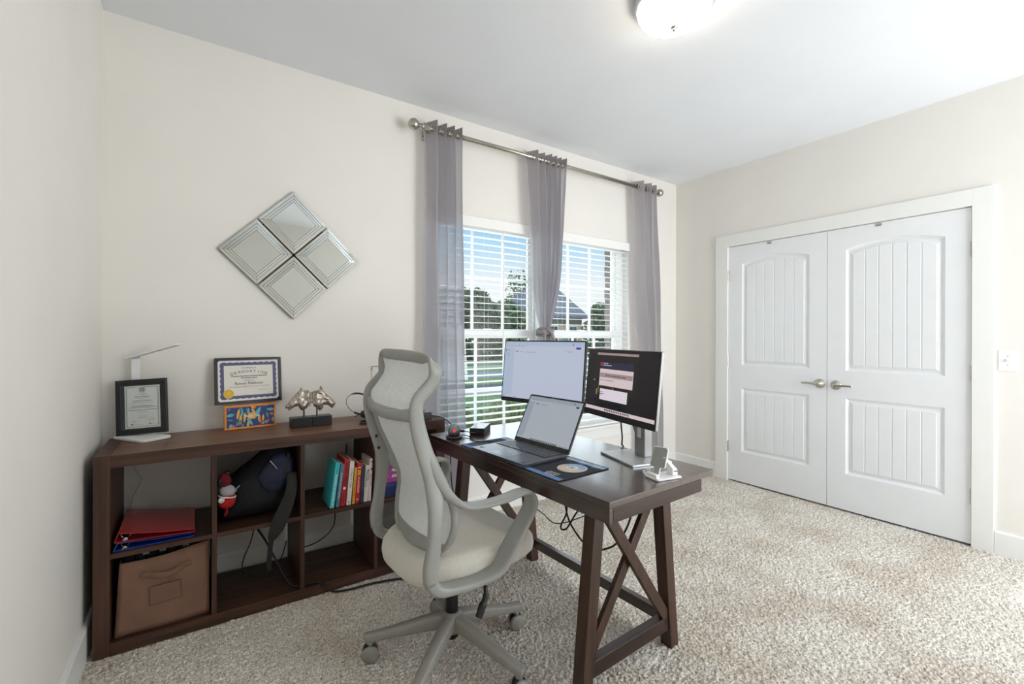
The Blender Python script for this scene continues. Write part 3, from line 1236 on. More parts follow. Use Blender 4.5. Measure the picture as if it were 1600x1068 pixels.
low = [(-0.232, -0.258, 0.480, 1, 0, 0, 0.022, 0.018), (-0.232, -0.262, 0.53, 1, 0, 0, 0.026, 0.016), (-0.222, -0.262, 0.60, 1, 0, 0, 0.023, 0.015),
       (-0.213, -0.256, 0.69, 1, 0, 0, 0.025, 0.014), (-0.207, -0.240, 0.755, 1, 0, 0, 0.031, 0.013), (-0.210, -0.222, 0.81, 1, 0, 0, 0.031, 0.012),
       (-0.230, -0.205, 0.89, 1, 0, 0, 0.028, 0.010), (-0.246, -0.200, 0.955, 1, 0, 0, 0.026, 0.009), (-0.254, -0.200, 1.006, 1, 0, 0, 0.024, 0.009),
       (-0.248, -0.200, 1.046, 1, 0, 0, 0.023, 0.009), (-0.217, -0.201, 1.080, 1, 0, 0, 0.023, 0.009), (-0.195, -0.203, 1.108, 1, 0, 0, 0.022, 0.009)]
top = [(-0.188, -0.205, 1.136, 1, 0, -0.1, 0.023, 0.009), (-0.191, -0.197, 1.158, 0.9, 0, -0.45, 0.023, 0.009), (-0.201, -0.172, 1.174, 0.45, 0, -0.9, 0.021, 0.009), (-0.214, -0.12, 1.182, 0.2, 0, -1, 0.020, 0.009),
       (-0.222, -0.05, 1.186, 0.1, 0, -1, 0.020, 0.009), (-0.223, 0.02, 1.187, 0.1, 0, -1, 0.020, 0.009), (-0.219, 0.09, 1.187, 0.15, 0, -1, 0.020, 0.009), (-0.208, 0.155, 1.185, 0.3, 0, -0.95, 0.021, 0.009),
       (-0.197, 0.190, 1.177, 0.8, 0, -0.6, 0.022, 0.009), (-0.193, 0.203, 1.155, 1, 0, -0.2, 0.023, 0.009), (-0.193, 0.204, 1.130, 1, 0, 0, 0.023, 0.009)]
full = low + top + [(p[0] + 0.032 * min(1, max(0, (0.92 - p[2]) / 0.2)), -p[1], p[2], p[3], 0, p[5], p[6], p[7]) for p in low[::-1]]
bm = NB()
ribbon(bm, full, 5, seg=16, ex=3.2)
cmk('back_frame', bm, CHG)
arm = [(-0.226, -0.205, 0.900, 0, 1, 0, 0.004, 0.006), (-0.206, -0.219, 0.840, 0, 1, 0, 0.009, 0.013), (-0.187, -0.235, 0.785, 0, 1, 0, 0.015, 0.019), (-0.166, -0.250, 0.742, 0, 1, 0, 0.020, 0.017), (-0.138, -0.263, 0.714, 0, 1, 0, 0.025, 0.013), (-0.105, -0.270, 0.697, 0, 1, 0, 0.028, 0.010),
       (-0.050, -0.275, 0.691, 0, 1, 0, 0.030, 0.008), (0.035, -0.279, 0.692, 0, 1, 0, 0.031, 0.008), (0.105, -0.280, 0.700, 0, 1, 0, 0.032, 0.008), (0.147, -0.280, 0.692, 0, 1, 0, 0.034, 0.010),
       (0.163, -0.280, 0.662, 0, 1, 0, 0.036, 0.011), (0.152, -0.280, 0.628, 0, 1, 0, 0.037, 0.011), (0.119, -0.278, 0.583, 0, 1, 0, 0.038, 0.012), (0.080, -0.275, 0.530, 0, 1, 0, 0.039, 0.013),
       (0.050, -0.271, 0.485, 0, 1, 0, 0.040, 0.014), (0.012, -0.264, 0.448, 0, 1, 0, 0.040, 0.014), (-0.06, -0.254, 0.432, 0, 1, 0, 0.034, 0.014), (-0.144, -0.252, 0.434, 0, 1, 0, 0.028, 0.016),
       (-0.195, -0.253, 0.444, 0, 1, 0, 0.024, 0.019), (-0.224, -0.255, 0.468, 0, 1, 0, 0.021, 0.021), (-0.234, -0.257, 0.505, 0, 1, 0, 0.019, 0.022)]
for s_ in (1, -1):
    bm = NB()
    ribbon(bm, [(p[0] if s_ > 0 else -0.202 + (p[0] + 0.234) * 0.85, p[1] * s_) + tuple(p[2:]) for p in arm], 6, seg=16, ex=3.0)
    cmk('arm_loop', bm, CHG)
    for x, z in ((-0.238, 0.862), (-0.224, 0.812)):
        bm = NB()
        lathe(bm, [(0.0065, 0), (0.0055, 0.003), (0.0, 0.003)], 12, axM((x + (0.012 if s_ > 0 else 0), s_ * (0.198 if z > 0.84 else 0.209), z), (0, -s_, 0)))
        cmk('bolt', bm, BLK)

# inner rim that carries the mesh
RIM = [(0.486, 0.05, -0.160), (0.495, 0.105, -0.156), (0.518, 0.160, -0.146), (0.554, 0.200, -0.133), (0.61, 0.218, -0.121), (0.66, 0.212, -0.117), (0.71, 0.196, -0.127),
       (0.765, 0.186, -0.150), (0.84, 0.182, -0.185), (0.90, 0.182, -0.213), (0.96, 0.180, -0.234), (0.995, 0.172, -0.243)]


def rimv(z):
    if z <= RIM[0][0]: return RIM[0][1], RIM[0][2]
    for a, b_ in zip(RIM[:-1], RIM[1:]):
        if z <= b_[0]:
            t_ = (z - a[0]) / (b_[0] - a[0])
            return a[1] + (b_[1] - a[1]) * t_, a[2] + (b_[2] - a[2]) * t_
    return RIM[-1][1], RIM[-1][2]


pts = [(x, -y, z, 1, 0, 0, 0.015, 0.008) for z, y, x in RIM]
allp = [(-0.162, 0, 0.483, 1, 0, 0, 0.015, 0.009)] + pts + [(-0.262, -0.09, 1.0, 1, 0, 0, 0.010, 0.008), (-0.266, 0, 0.998, 1, 0, 0, 0.010, 0.008), (-0.262, 0.09, 1.0, 1, 0, 0, 0.010, 0.008)] + [(p[0], -p[1]) + p[2:] for p in pts[::-1]]
bm = NB()
ribbon(bm, allp, 4, closed=True, seg=12, ex=2.6)
cmk('back_rim', bm, CHG)


def sheet(rows, NY=24, bow=0.03):
    bm = NB()
    g = []
    for z, hw, x in rows:
        g.append([bm.verts.new((x - bow * (1 - (2 * i / NY - 1) ** 2) * min(1, hw / 0.15), hw * (2 * i / NY - 1), z)) for i in range(NY + 1)])
    for a, b_ in zip(g[:-1], g[1:]):
        for i in range(NY):
            bm.faces.new((a[i], a[i + 1], b_[i + 1], b_[i]))
    return bm


rows = []
for k in range(40):
    z = 0.544 + (0.997 - 0.544) * k / 39
    hw, x = rimv(z)
    rows.append((z, hw, x))
cmk('back_mesh', sheet(rows), MESHM)
rows = []
for k in range(16):
    z = 1.010 + (1.176 - 1.010) * k / 15
    x = interp([(1.006, -0.254, 0), (1.046, -0.248, 0), (1.080, -0.219, 0), (1.108, -0.198, 0), (1.136, -0.192, 0), (1.18, -0.205, 0)], z)[0]
    rows.append((z, 0.198 - (0.012 if k > 14 else 0), x))
cmk('headrest_mesh', sheet(rows, bow=0.022), MESHM)
rows = []
for k in range(10):
    z = 0.484 + (0.548 - 0.484) * k / 9
    hw, x = rimv(z)
    rows.append((z, hw + 0.002, x + 0.004))
cmk('lumbar_shell', sheet(rows), CHG, solid=0.012)
bm = NB()
ribbon(bm, [(-0.256, -0.200, 1.000, 0, 0, 1, 0.026, 0.010), (-0.266, -0.15, 0.994, 0, 0, 1, 0.021, 0.010), (-0.276, -0.07, 0.986, 0, 0, 1, 0.017, 0.010), (-0.278, 0, 0.984, 0, 0, 1, 0.017, 0.010), (-0.276, 0.07, 0.986, 0, 0, 1, 0.017, 0.010), (-0.266, 0.15, 0.994, 0, 0, 1, 0.021, 0.010), (-0.256, 0.200, 1.000, 0, 0, 1, 0.026, 0.010)], 5, seg=14)
cmk('neck_bar', bm, CHG)

# seat cushion
bm = NB()


def sel(th, a, b_, n_=3.0):
    c_, s_ = math.cos(th), math.sin(th)
    return math.copysign(abs(c_) ** (2 / n_), c_) * a, math.copysign(abs(s_) ** (2 / n_), s_) * b_


def ztop(x, y):
    z = 0.506 + 0.008 * (x / 0.25)
    z -= 0.9 * max(0, x - 0.16) ** 1.8
    z += 0.22 * y * y
    return z


NT_ = 64
prev = None
cen = bm.verts.new((0.024, 0, ztop(0, 0)))
rings = []
for r_ in (0.15, 0.3, 0.45, 0.6, 0.75, 0.86, 0.93):
    rg = []
    for k in range(NT_):
        x, y = sel(2 * PI * k / NT_, 0.270 * r_, 0.246 * r_, 3.4)
        y *= 1 - 0.10 * max(0, -x / 0.248)
        x += 0.024
        rg.append(bm.verts.new((x, y, ztop(x, y) - 0.010 * max(0, (r_ - 0.8) / 0.13) ** 2)))
    rings.append(rg)
for dz, r_ in ((-0.028, 0.985), (-0.055, 1.0), (-0.078, 0.985), (-0.095, 0.93), (-0.099, 0.80)):
    rg = []
    for k in range(NT_):
        x, y = sel(2 * PI * k / NT_, 0.270 * r_, 0.246 * r_, 3.4)
        y *= 1 - 0.10 * max(0, -x / 0.248)
        x += 0.024
        rg.append(bm.verts.new((x, y, ztop(x, y * 0.8) + dz)))
    rings.append(rg)
for k in range(NT_):
    bm.faces.new((cen, rings[0][k], rings[0][(k + 1) % NT_]))
for A, B_ in zip(rings[:-1], rings[1:]):
    for k in range(NT_):
        bm.faces.new((A[k], B_[k], B_[(k + 1) % NT_], A[(k + 1) % NT_]))
bm.faces.new(rings[-1])
bmesh.ops.recalc_face_normals(bm, faces=bm.faces)
cmk('seat', bm, SEATM)
bm = NB()
prism(bm, rrect(-0.19, 0.15, -0.20, 0.20, 0.05), 0.402, 0.425)
cmk('seat_pan', bm, CHG, smooth=False, bevel=0.004)
bm = NB()
prism(bm, rrect(-0.10, 0.10, -0.07, 0.07, 0.02), 0.355, 0.409)
cmk('tilt_mechanism', bm, BLK, smooth=False, bevel=0.006)
bm = NB()
lathe(bm, [(0.0235, 0.15), (0.0235, 0.265), (0.021, 0.272), (0.021, 0.32), (0.018, 0.325), (0.018, 0.37)], 24)
lathe(bm, [(0.022, 0.088), (0.025, 0.094), (0.025, 0.14)], 24)
cmk('gas_cylinder', bm, BLK)
bm = NB()
tube(bm, [(0.0, -0.05, 0.395), (0.01, -0.14, 0.395), (0.012, -0.20, 0.388), (0.010, -0.212, 0.365)], 0.006, 8)
tube(bm, [(0.011, -0.211, 0.372), (0.002, -0.224, 0.343), (-0.016, -0.228, 0.312), (-0.030, -0.230, 0.285)], [0.008, 0.010, 0.0135, 0.013], 10)
cmk('height_lever', bm, BLK)
# five-star base
bm = NB()
lathe(bm, [(0.020, 0.118), (0.046, 0.121), (0.048, 0.150), (0.042, 0.176), (0.031, 0.190), (0.025, 0.190)], 32)
cmk('base_hub', bm, CHB)
for k in range(5):
    a = D2R(72 * k - 1)
    R = Matrix.Rotation(a, 4, 'Z')
    bm = NB()
    ribbon(bm, [(0.028, 0, 0.153, 0, 1, 0, 0.026, 0.031), (0.08, 0, 0.145, 0, 1, 0, 0.0245, 0.028), (0.18, 0, 0.121, 0, 1, 0, 0.021, 0.022), (0.27, 0, 0.099, 0, 1, 0, 0.019, 0.0175), (0.318, 0, 0.089, 0, 1, 0, 0.018, 0.0165), (0.333, 0, 0.087, 0, 1, 0, 0.015, 0.015)], 5, seg=14, ex=3.6)
    lathe(bm, [(0.014, 0.060), (0.015, 0.082)], 16, Matrix.Translation((0.315, 0, 0)))
    bmesh.ops.transform(bm, matrix=R, verts=bm.verts)
    cmk('base_arm', bm, CHB)
    # caster
    cr_ = D2R(-27 - (4 + 72 * k - 1) + (18, -30, 8, 35, 22)[k])
    M = R @ Matrix.Translation((0.315, 0, 0)) @ Matrix.Rotation(cr_, 4, 'Z')
    bm = NB()
    lathe(bm, [(0.006, 0.03), (0.006, 0.066)], 10)
    ribbon(bm, [(-0.026, 0, 0.034, 0, 1, 0, 0.010, 0.003), (-0.020, 0, 0.052, 0, 1, 0, 0.012, 0.004), (0.0, 0, 0.067, 0, 1, 0, 0.013, 0.004), (0.020, 0, 0.052, 0, 1, 0, 0.012, 0.004), (0.027, 0, 0.030, 0, 1, 0, 0.010, 0.003)], 4, seg=10)
    bmesh.ops.transform(bm, matrix=M, verts=bm.verts)
    cst = cmk('caster', bm, BLK)
    for s_ in (-1, 1):
        bm = NB()
        lathe(bm, [(0.012, 0.0), (0.029, 0.002), (0.0315, 0.007), (0.0315, 0.016), (0.028, 0.020), (0.0, 0.021)], 24, axM((0, s_ * 0.0035, 0.0305), (0, s_, 0)))
        bmesh.ops.transform(bm, matrix=M, verts=bm.verts)
        mk('wheel', bm, CHB, cst, world=False, smooth=True)

# ------------------------------------------------------------------ desk things
SCRW = mat('screen_light', (30, 32, 36), 0.25, spec=0.2, emit=(197, 206, 225), estr=0.80)
SCRW2 = mat('screen_light_warm', (40, 34, 36), 0.25, spec=0.2, emit=(226, 208, 212), estr=0.80)
SCRB = mat('screen_pale_blue', (30, 32, 36), 0.25, spec=0.2, emit=(184, 198, 222), estr=0.80)
SCRL = mat('laptop_screen_light', (34, 36, 38), 0.22, spec=0.2, emit=(176, 184, 192), estr=0.78)
SCRL2 = mat('laptop_screen_panel', (34, 36, 38), 0.22, spec=0.2, emit=(158, 168, 180), estr=0.78)
SCRD = mat('screen_dark', (14, 14, 15), 0.16, spec=0.2, emit=(42, 38, 40), estr=0.55)
SCRM = mat('screen_mauve', (24, 22, 24), 0.2, spec=0.2, emit=(176, 152, 152), estr=0.75)
SCRN = mat('screen_navy', (12, 13, 18), 0.2, spec=0.2, emit=(56, 56, 78), estr=0.6)
SCRT = mat('screen_text_grey', (20, 20, 20), 0.3, spec=0.2, emit=(120, 124, 136), estr=0.6)
SCRP = mat('screen_purple', (20, 12, 40), 0.3, spec=0.2, emit=(88, 62, 170), estr=0.8)
SCRR = mat('screen_red', (60, 6, 8), 0.3, spec=0.2, emit=(214, 40, 48), estr=0.85)
SCRK = mat('screen_ink', (10, 10, 12), 0.3, spec=0.2, emit=(30, 30, 50), estr=0.5)
SCRO = mat('screen_gold', (40, 30, 12), 0.3, spec=0.2, emit=(190, 150, 90), estr=0.7)


def azf(az):
    a = D2R(az)
    return Vector((math.sin(a), math.cos(a), 0))


def monitor(label, cen, az, tilt, w_, h_, bez, chin, th, casem, edge, base_c, base_az, bw, bd, col_off):
    u_ = azf(az)
    nrm = Vector((u_.y, -u_.x, 0))      # towards the viewer
    upv = Vector((0, 0, 1)) * math.cos(D2R(tilt)) - nrm * math.sin(D2R(tilt))
    M = frameM(cen, u_, upv)            # x right, y up, z towards viewer
    t_ = thing('monitor', label, 'monitor', (base_c[0], base_c[1], DT), group='two monitors on the desk')
    bm = NB()
    prism(bm, rrect(-w_ / 2, w_ / 2, -h_ / 2, h_ / 2, 0.004, 3), -th, -0.0012, M)
    mk('housing', bm, casem, t_, bevel=0.0015)
    bm = NB()
    prism(bm, rrect(-w_ / 2 + edge, w_ / 2 - edge, -h_ / 2, h_ / 2 - edge, 0.003, 3), -0.0011, 0.0, M)
    mk('bezel', bm, BLK, t_)
    bm = NB()
    prism(bm, rrect(-0.12, 0.12, -0.09, 0.10, 0.02, 4), -th - 0.028, -th, M)
    mk('rear_cover', bm, casem, t_, bevel=0.004)
    # stand
    bu = azf(base_az)
    bn = Vector((bu.y, -bu.x, 0))
    MB_ = frameM((base_c[0], base_c[1], DT), bu, -bn)   # x right, y away, z up
    return t_, M, MB_


m1, M1, B1 = monitor('left monitor on the desk, thin black frame, almost blank white page', (1.4407, 1.8501, 1.0686), 166.45, 5.7, 0.53, 0.33, 0.006, 0.022, 0.016, BLK, 0.0, (1.52, 1.875), 166.45, 0.2, 0.19, 0)
m2, M2, B2 = monitor('right monitor on the desk, silver edge and stand, dark desktop with open windows', (1.4507, 1.3308, 1.05), 190.9, 5.85, 0.49, 0.30, 0.004, 0.022, 0.014, mat('silver_plastic', (150, 150, 148), 0.4, 0.3, var=0.03), 0.0025, (1.512, 1.283), 194, 0.2, 0.2, 0)
SILV = mat('silver_aluminium', (196, 197, 200), 0.34, 0.6, var=0.03)
for t_, MB_, m_, kind in ((m1, B1, BLK, 0), (m2, B2, SILV, 1)):
    bm = NB()
    if kind:
        prism(bm, rrect(-0.118, 0.118, -0.105, 0.085, 0.004, 3), 0.0005, 0.0085, MB_)
    else:
        prism(bm, rrect(-0.105, 0.105, -0.07, 0.08, 0.02, 4), 0.0005, 0.010, MB_)
    mk('stand_base', bm, m_, t_, bevel=0.001)
    bm = NB()
    box(bm, -0.035, 0.035, 0.012, 0.050, 0.0086, 0.36, MB_)
    col = mk('stand_column', bm, MATS['silver_plastic'] if kind else BLK, t_, bevel=0.003)
    if kind:
        bm = NB()
        box(bm, -0.0355, -0.0345, 0.018, 0.044, 0.09, 0.30, MB_)
        mk('column_track', bm, BLK, col)
        bm = NB()
        box(bm, -0.012, 0.012, 0.0105, 0.0122, 0.085, 0.145, MB_)
        mk('column_slot', bm, mat('slot_white', (225, 225, 222), 0.4), col, bevel=0.0)
    bm = NB()
    box(bm, -0.045, 0.045, -0.036 if kind else -0.05, 0.014, 0.27, 0.35, MB_)
    mk('screen_mount', bm, BLK, t_, bevel=0.004)

# screen 1: pale page, toolbar, side panel
w_, h_ = 0.53, 0.33
x0, x1, y0, y1 = -w_ / 2 + 0.006, w_ / 2 - 0.006, -h_ / 2 + 0.022, h_ / 2 - 0.006
decal('screen', [(quad(x0, x1, y0, y1), 0, 0), (quad(x0, x0 + 0.068, y0 + 0.012, y1 - 0.034), 1, 1), (quad(x0, x1, y1 - 0.022, y1), 1, 1)], [SCRW, SCRB], m1, M1, 0.0004)
dl = [(quad(x1 - 0.048, x1 - 0.020, y1 - 0.036, y1 - 0.026), 0, 2), (quad(x0 + 0.006, x0 + 0.010, y1 - 0.010, y1 - 0.005), 1, 2), (quad(x0 + 0.008, x0 + 0.013, y1 - 0.052, y1 - 0.045), 1, 2), (quad(x1 - 0.068, x1 - 0.064, y1 - 0.018, y1 - 0.009), 1, 2), (quad(x0 + 0.010, x0 + 0.016, y0 + 0.004, y0 + 0.010), 1, 2), (quad(x0 + 0.090, x0 + 0.095, y0 + 0.003, y0 + 0.008), 1, 2)]
for k in range(8): dl.append((quad(x0 + 0.008 + k * 0.018, x0 + 0.016 + k * 0.018, y1 - 0.026, y1 - 0.023), 2, 2))
dl += [(quad(x0 + 0.078, x0 + 0.100, y1 - 0.054, y1 - 0.051), 1, 2), (quad(x0 + 0.115, x0 + 0.13, y1 - 0.053, y1 - 0.051), 2, 2), (quad(x0 + 0.150, x0 + 0.215, y1 - 0.057, y1 - 0.0555), 2, 2), (quad(x1 - 0.105, x1 - 0.07, y1 - 0.050, y1 - 0.0485), 2, 2), (quad(x0 + 0.020, x0 + 0.042, y1 - 0.050, y1 - 0.0485), 2, 2), (quad(x0 + 0.015, x0 + 0.035, y1 - 0.066, y1 - 0.0645), 2, 2), (quad(x0 + 0.015, x0 + 0.040, y1 - 0.078, y1 - 0.0765), 2, 2)]
decal('screen_marks', dl, [SCRP, SCRK, SCRT], m1, M1, 0.0004, off=0.0006)

# screen 2
w_, h_ = 0.49, 0.30
x0, x1, y0, y1 = -w_ / 2 + 0.004, w_ / 2 - 0.008, -h_ / 2 + 0.026, h_ / 2 - 0.005
W2, H2 = x1 - x0, y1 - y0


def sq(a, b_, c_, d_):   # fractions measured from top-left
    return quad(x0 + a * W2, x0 + b_ * W2, y1 - d_ * H2, y1 - c_ * H2)


decal('screen', [(sq(0, 1, 0, 1), 0, 0), (sq(0.12, 0.76, 0.105, 0.70), 5, 0.5), (sq(0, 1, 0.945, 1), 1, 1), (sq(0.15, 0.75, 0.045, 0.082), 2, 1), (sq(0.21, 0.70, 0.20, 0.31), 3, 1), (sq(0.21, 0.70, 0.31, 0.585), 1, 1), (sq(0.215, 0.695, 0.375, 0.45), 2, 2), (sq(0.235, 0.64, 0.635, 0.815), 4, 1)], [SCRD, SCRW2, SCRM, SCRN, mat('screen_white_pink', (40, 38, 40), 0.25, spec=0.2, emit=(232, 222, 232), estr=0.82), mat('screen_dark_window', (12, 12, 12), 0.2, spec=0.2, emit=(46, 42, 40), estr=0.6)], m2, M2, 0.0004)
dl = [(sq(0.215, 0.240, 0.205, 0.255), 0, 2), (sq(0.66, 0.664, 0.052, 0.072), 1, 2), (sq(0.175, 0.19, 0.65, 0.745), 3, 1), (sq(0.205, 0.21, 0.6, 0.7), 3, 1), (sq(0.12, 0.14, 0.50, 0.512), 2, 1), (sq(0.42, 0.44, 0.612, 0.62), 2, 1)]
for k in range(14): dl.append((sq(0.33 + k * 0.026, 0.33 + k * 0.026 + 0.013, 0.955, 0.985), 1 if k % 3 else 4, 2))
for k in range(16):
    a = random.uniform(0.0, 0.38); c_ = random.uniform(0.68, 0.92)
    dl.append((sq(a, a + random.uniform(0.05, 0.16), c_, c_ + 0.006), 4, 1))
decal('screen_marks', dl, [SCRR, SCRK, SCRW, SCRO, SCRN], m2, M2, 0.0004, off=0.0006)
px_ = lambda a, c_: (x0 + a * W2, y1 - c_ * H2, 0.0014)
txt('screen_text', 'Tennessee\nHuman Resources', 0.0085, SCRW, m2, M2 @ Matrix.Translation(px_(0.255, 0.232)), 'LEFT')
txt('screen_text', 'This site is restricted. Please continue', 0.0105, SCRK, m2, M2 @ Matrix.Translation(px_(0.455, 0.413)), sx=0.9)
txt('screen_text', 'Enter your user name and password', 0.0075, SCRT, m2, M2 @ Matrix.Translation(px_(0.225, 0.49)), 'LEFT', sx=0.9)

# monitor cables
cab = [((1.50, 1.36, 0.905), (1.545, 1.40, 0.86), (1.585, 1.43, 0.80), (1.60, 1.445, 0.757), (1.622, 1.46, 0.748), (1.642, 1.468, 0.72), (1.635, 1.47, 0.68), (1.58, 1.46, 0.66), (1.50, 1.45, 0.68)),
       ((1.505, 1.315, 0.91), (1.56, 1.345, 0.87), (1.60, 1.36, 0.815), (1.622, 1.365, 0.765), (1.640, 1.36, 0.71), (1.63, 1.35, 0.675), (1.57, 1.34, 0.655), (1.50, 1.33, 0.68))]
for k, p in enumerate(cab):
    bm = NB()
    tube(bm, p, 0.0042 if k else 0.0034, 8)
    o = mk('monitor_cable', bm, RUB if k == 0 else mat('dark_grey_cable', (52, 52, 54), 0.6), smooth=True)
    setp(o, ['thin black cable dropping from the right monitor over the desk edge', 'thick dark grey cable curving beside the silver monitor stand'][k], 'cable')

# mouse mat
PADM = Matrix.Translation((1.146, 1.562, DT)) @ Matrix.Rotation(D2R(2.6), 4, 'Z')
pad = thing('desk_mat', 'dark blue desk mat with light blue bands and a round emblem under the laptop', 'desk mat', M=PADM)
PB = mat('mat_navy', (30, 34, 46), 0.8, var=0.08, bump=0.05, bscale=900)
PL = mat('mat_light_blue', (104, 140, 196), 0.8, var=0.05)
PBL = mat('mat_pale_blue', (140, 176, 214), 0.8, var=0.05)
PBG = mat('mat_beige', (206, 190, 176), 0.8, var=0.08)
PBK = mat('mat_edge_black', (14, 15, 18), 0.8)
bm = NB()
prism(bm, rrect(-0.135, 0.135, -0.338, 0.338, 0.012), 0.0005, 0.0028, PADM)
mk('mat_base', bm, PBK, pad)
circ = lambda cx_, cy_, r_, n_=36, a0=0, a1=360: [(cx_ + r_ * math.cos(D2R(a0 + (a1 - a0) * k / n_)), cy_ + r_ * math.sin(D2R(a0 + (a1 - a0) * k / n_))) for k in range(n_)]
PI_ = PADM @ Matrix.Translation((0, 0, 0.0028))
lc = PADM.inverted() @ Vector((1.1771, 1.3132, DT))
dl = [(rrect(-0.131, 0.131, -0.334, 0.334, 0.01), 0, 0), (quad(0.098, 0.127, -0.332, 0.332), 1, 1), (quad(-0.127, -0.103, -0.332, 0.332), 2, 1), (circ(lc.x, lc.y, 0.058), 3, 2), (circ(lc.x, lc.y, 0.055), 1, 3), (circ(lc.x, lc.y, 0.055, 18, 80, 300) + [(lc.x, lc.y)], 4, 4), (circ(lc.x, lc.y, 0.024), 3, 5), (circ(lc.x, lc.y, 0.018), 4, 6), (circ(lc.x, lc.y, 0.006), 5, 7)]
for k in range(9):
    dl.append((quad(0.088, 0.096, -0.31 + k * 0.07, -0.28 + k * 0.07), 5, 1))
    dl.append((quad(0.131 - 0.028, 0.118, -0.31 + k * 0.07, -0.275 + k * 0.07), 4, 2))
dl += [(quad(-0.10, -0.012, 0.245, 0.318), 6, 1), (quad(-0.115, -0.11, -0.33, 0.33), 5, 2)]
decal('mat_print', dl, [PB, PBL, PL, mat('mat_white', (222, 220, 214), 0.8), PBG, mat('mat_mid_blue', (92, 116, 150), 0.8), mat('mat_photo', (62, 74, 92), 0.8, var=0.2, nscale=40)], pad, PI_, 0.0002)
lt = PADM.inverted() @ Vector((1.075, 1.30, DT))
for k, s_ in enumerate(('LEADERSHIP', 'DEPARTMENT', 'RESOURCES')):
    txt('mat_lettering', s_, 0.010, MATS['mat_white'], pad, PI_ @ Matrix.Translation((lt.x - 0.008 + 0.013 * (1 - k), lt.y, 0.002)) @ Matrix.Rotation(-PI / 2, 4, 'Z'))

# laptop
lu = azf(175.1)
ln = Vector((lu.y, -lu.x, 0))
LM = frameM((1.2465, 1.61, DT + 0.0045), lu, -ln)
lap = thing('laptop', 'open slim dark grey laptop with a bright screen standing on the desk mat', 'laptop', M=LM)
LG = mat('laptop_grey', (92, 95, 100), 0.30, 0.8, var=0.03)
bm = NB()
prism(bm, rrect(-0.1785, 0.1785, -0.247, -0.002, 0.010), 0.0, 0.0145, LM)
mk('laptop_base', bm, LG, lap, bevel=0.002)
bm = NB()
prism(bm, rrect(-0.165, 0.165, -0.118, -0.018, 0.004), 0.0146, 0.0150, LM)
mk('keyboard_well', bm, BLK, lap)
bm = NB()
ky = [0.0125, 0.0165, 0.0165, 0.0165, 0.0165, 0.0165]
y = -0.020
for r_, hh in enumerate(ky):
    nk = 18
    x = -0.163
    k = 0
    while x < 0.160:
        kw = 0.0165
        if r_ == 5 and 4 <= k <= 4: kw = 0.085
        kw = min(kw, 0.163 - x)
        if kw > 0.008:
            box(bm, x + 0.0012, x + kw - 0.0012, y - hh + 0.0014, y - 0.0014, 0.0150, 0.0168, LM)
        x += kw + 0.0014
        k += 1
    y -= hh
ko = mk('keys', bm, mat('laptop_keys', (84, 87, 92), 0.35, 0.3, var=0.05), lap)
ko['kind'] = 'stuff'
bm = NB()
prism(bm, rrect(-0.060, 0.060, -0.232, -0.150, 0.004), 0.0146, 0.0149, LM)
mk('touchpad', bm, mat('touchpad_grey', (84, 87, 92), 0.25, 0.7), lap)
dl = [([(-0.160, -0.205), (-0.145, -0.222), (-0.126, -0.205)], 0, 0)]
decal('stickers', dl, [mat('sticker_dark', (52, 54, 60), 0.5)], lap, LM @ Matrix.Translation((0, 0, 0.0147)), 0.0004)
decal('stickers', [(quad(0.150, 0.166, -0.236, -0.222), 0, 0)], [MATS['sticker_dark']], lap, LM @ Matrix.Translation((0, 0, 0.0147)), 0.0004)
ta = D2R(27)
LID = LM @ Matrix.Translation((0, 0.0, 0.010)) @ Matrix.Rotation(PI / 2 - ta, 4, 'X')
bm = NB()
prism(bm, rrect(-0.1785, 0.1785, 0.0, 0.238, 0.008), -0.0065, 0.0, LID)
mk('laptop_lid', bm, LG, lap, bevel=0.0012)
bm = NB()
prism(bm, rrect(-0.176, 0.176, 0.003, 0.2355, 0.007), 0.0, 0.0006, LID)
mk('lid_bezel', bm, BLK, lap)
bm = NB()
tube(bm, [tuple(LM @ Vector((-0.15, 0.0, 0.010))), tuple(LM @ Vector((0.15, 0.0, 0.010)))], 0.0055, 12, 1)
mk('hinge', bm, BLK, lap, smooth=True)
x0, x1, y0, y1 = -0.170, 0.170, 0.022, 0.229
decal('screen', [(quad(x0, x1, y0, y1), 0, 0), (quad(x0, x0 + 0.042, y0 + 0.008, y1 - 0.028), 1, 1), (quad(x0, x1, y1 - 0.018, y1), 1, 1), (quad(x0, x1, y0, y0 + 0.008), 0, 2)], [SCRL, SCRL2], lap, LID, 0.0003, off=0.0007)
dl = [(quad(x1 - 0.032, x1 - 0.014, y1 - 0.027, y1 - 0.020), 0, 0), (quad(x1 - 0.045, x1 - 0.041, y1 - 0.013, y1 - 0.007), 0, 0), (quad(x0 + 0.055, x0 + 0.075, y1 - 0.036, y1 - 0.033), 0, 0), (quad(x0 + 0.09, x0 + 0.14, y1 - 0.036, y1 - 0.0345), 1, 0), (quad(x0 + 0.006, x0 + 0.009, y1 - 0.034, y1 - 0.028), 0, 0)]
for k in range(7): dl.append((quad(x0 + 0.01 + k * 0.012, x0 + 0.016 + k * 0.012, y1 - 0.017, y1 - 0.015), 1, 0))
for k in range(16): dl.append((quad(x0 + 0.095 + k * 0.011, x0 + 0.102 + k * 0.011, y0 + 0.001, y0 + 0.0065), 0, 0))
for k in range(4): dl.append((quad(x1 - 0.06 + k * 0.014, x1 - 0.05 + k * 0.014, y0 + 0.002, y0 + 0.0045), 1, 0))
decal('screen_marks', dl, [SCRK, SCRT], lap, LID, 0.0002, off=0.0016)

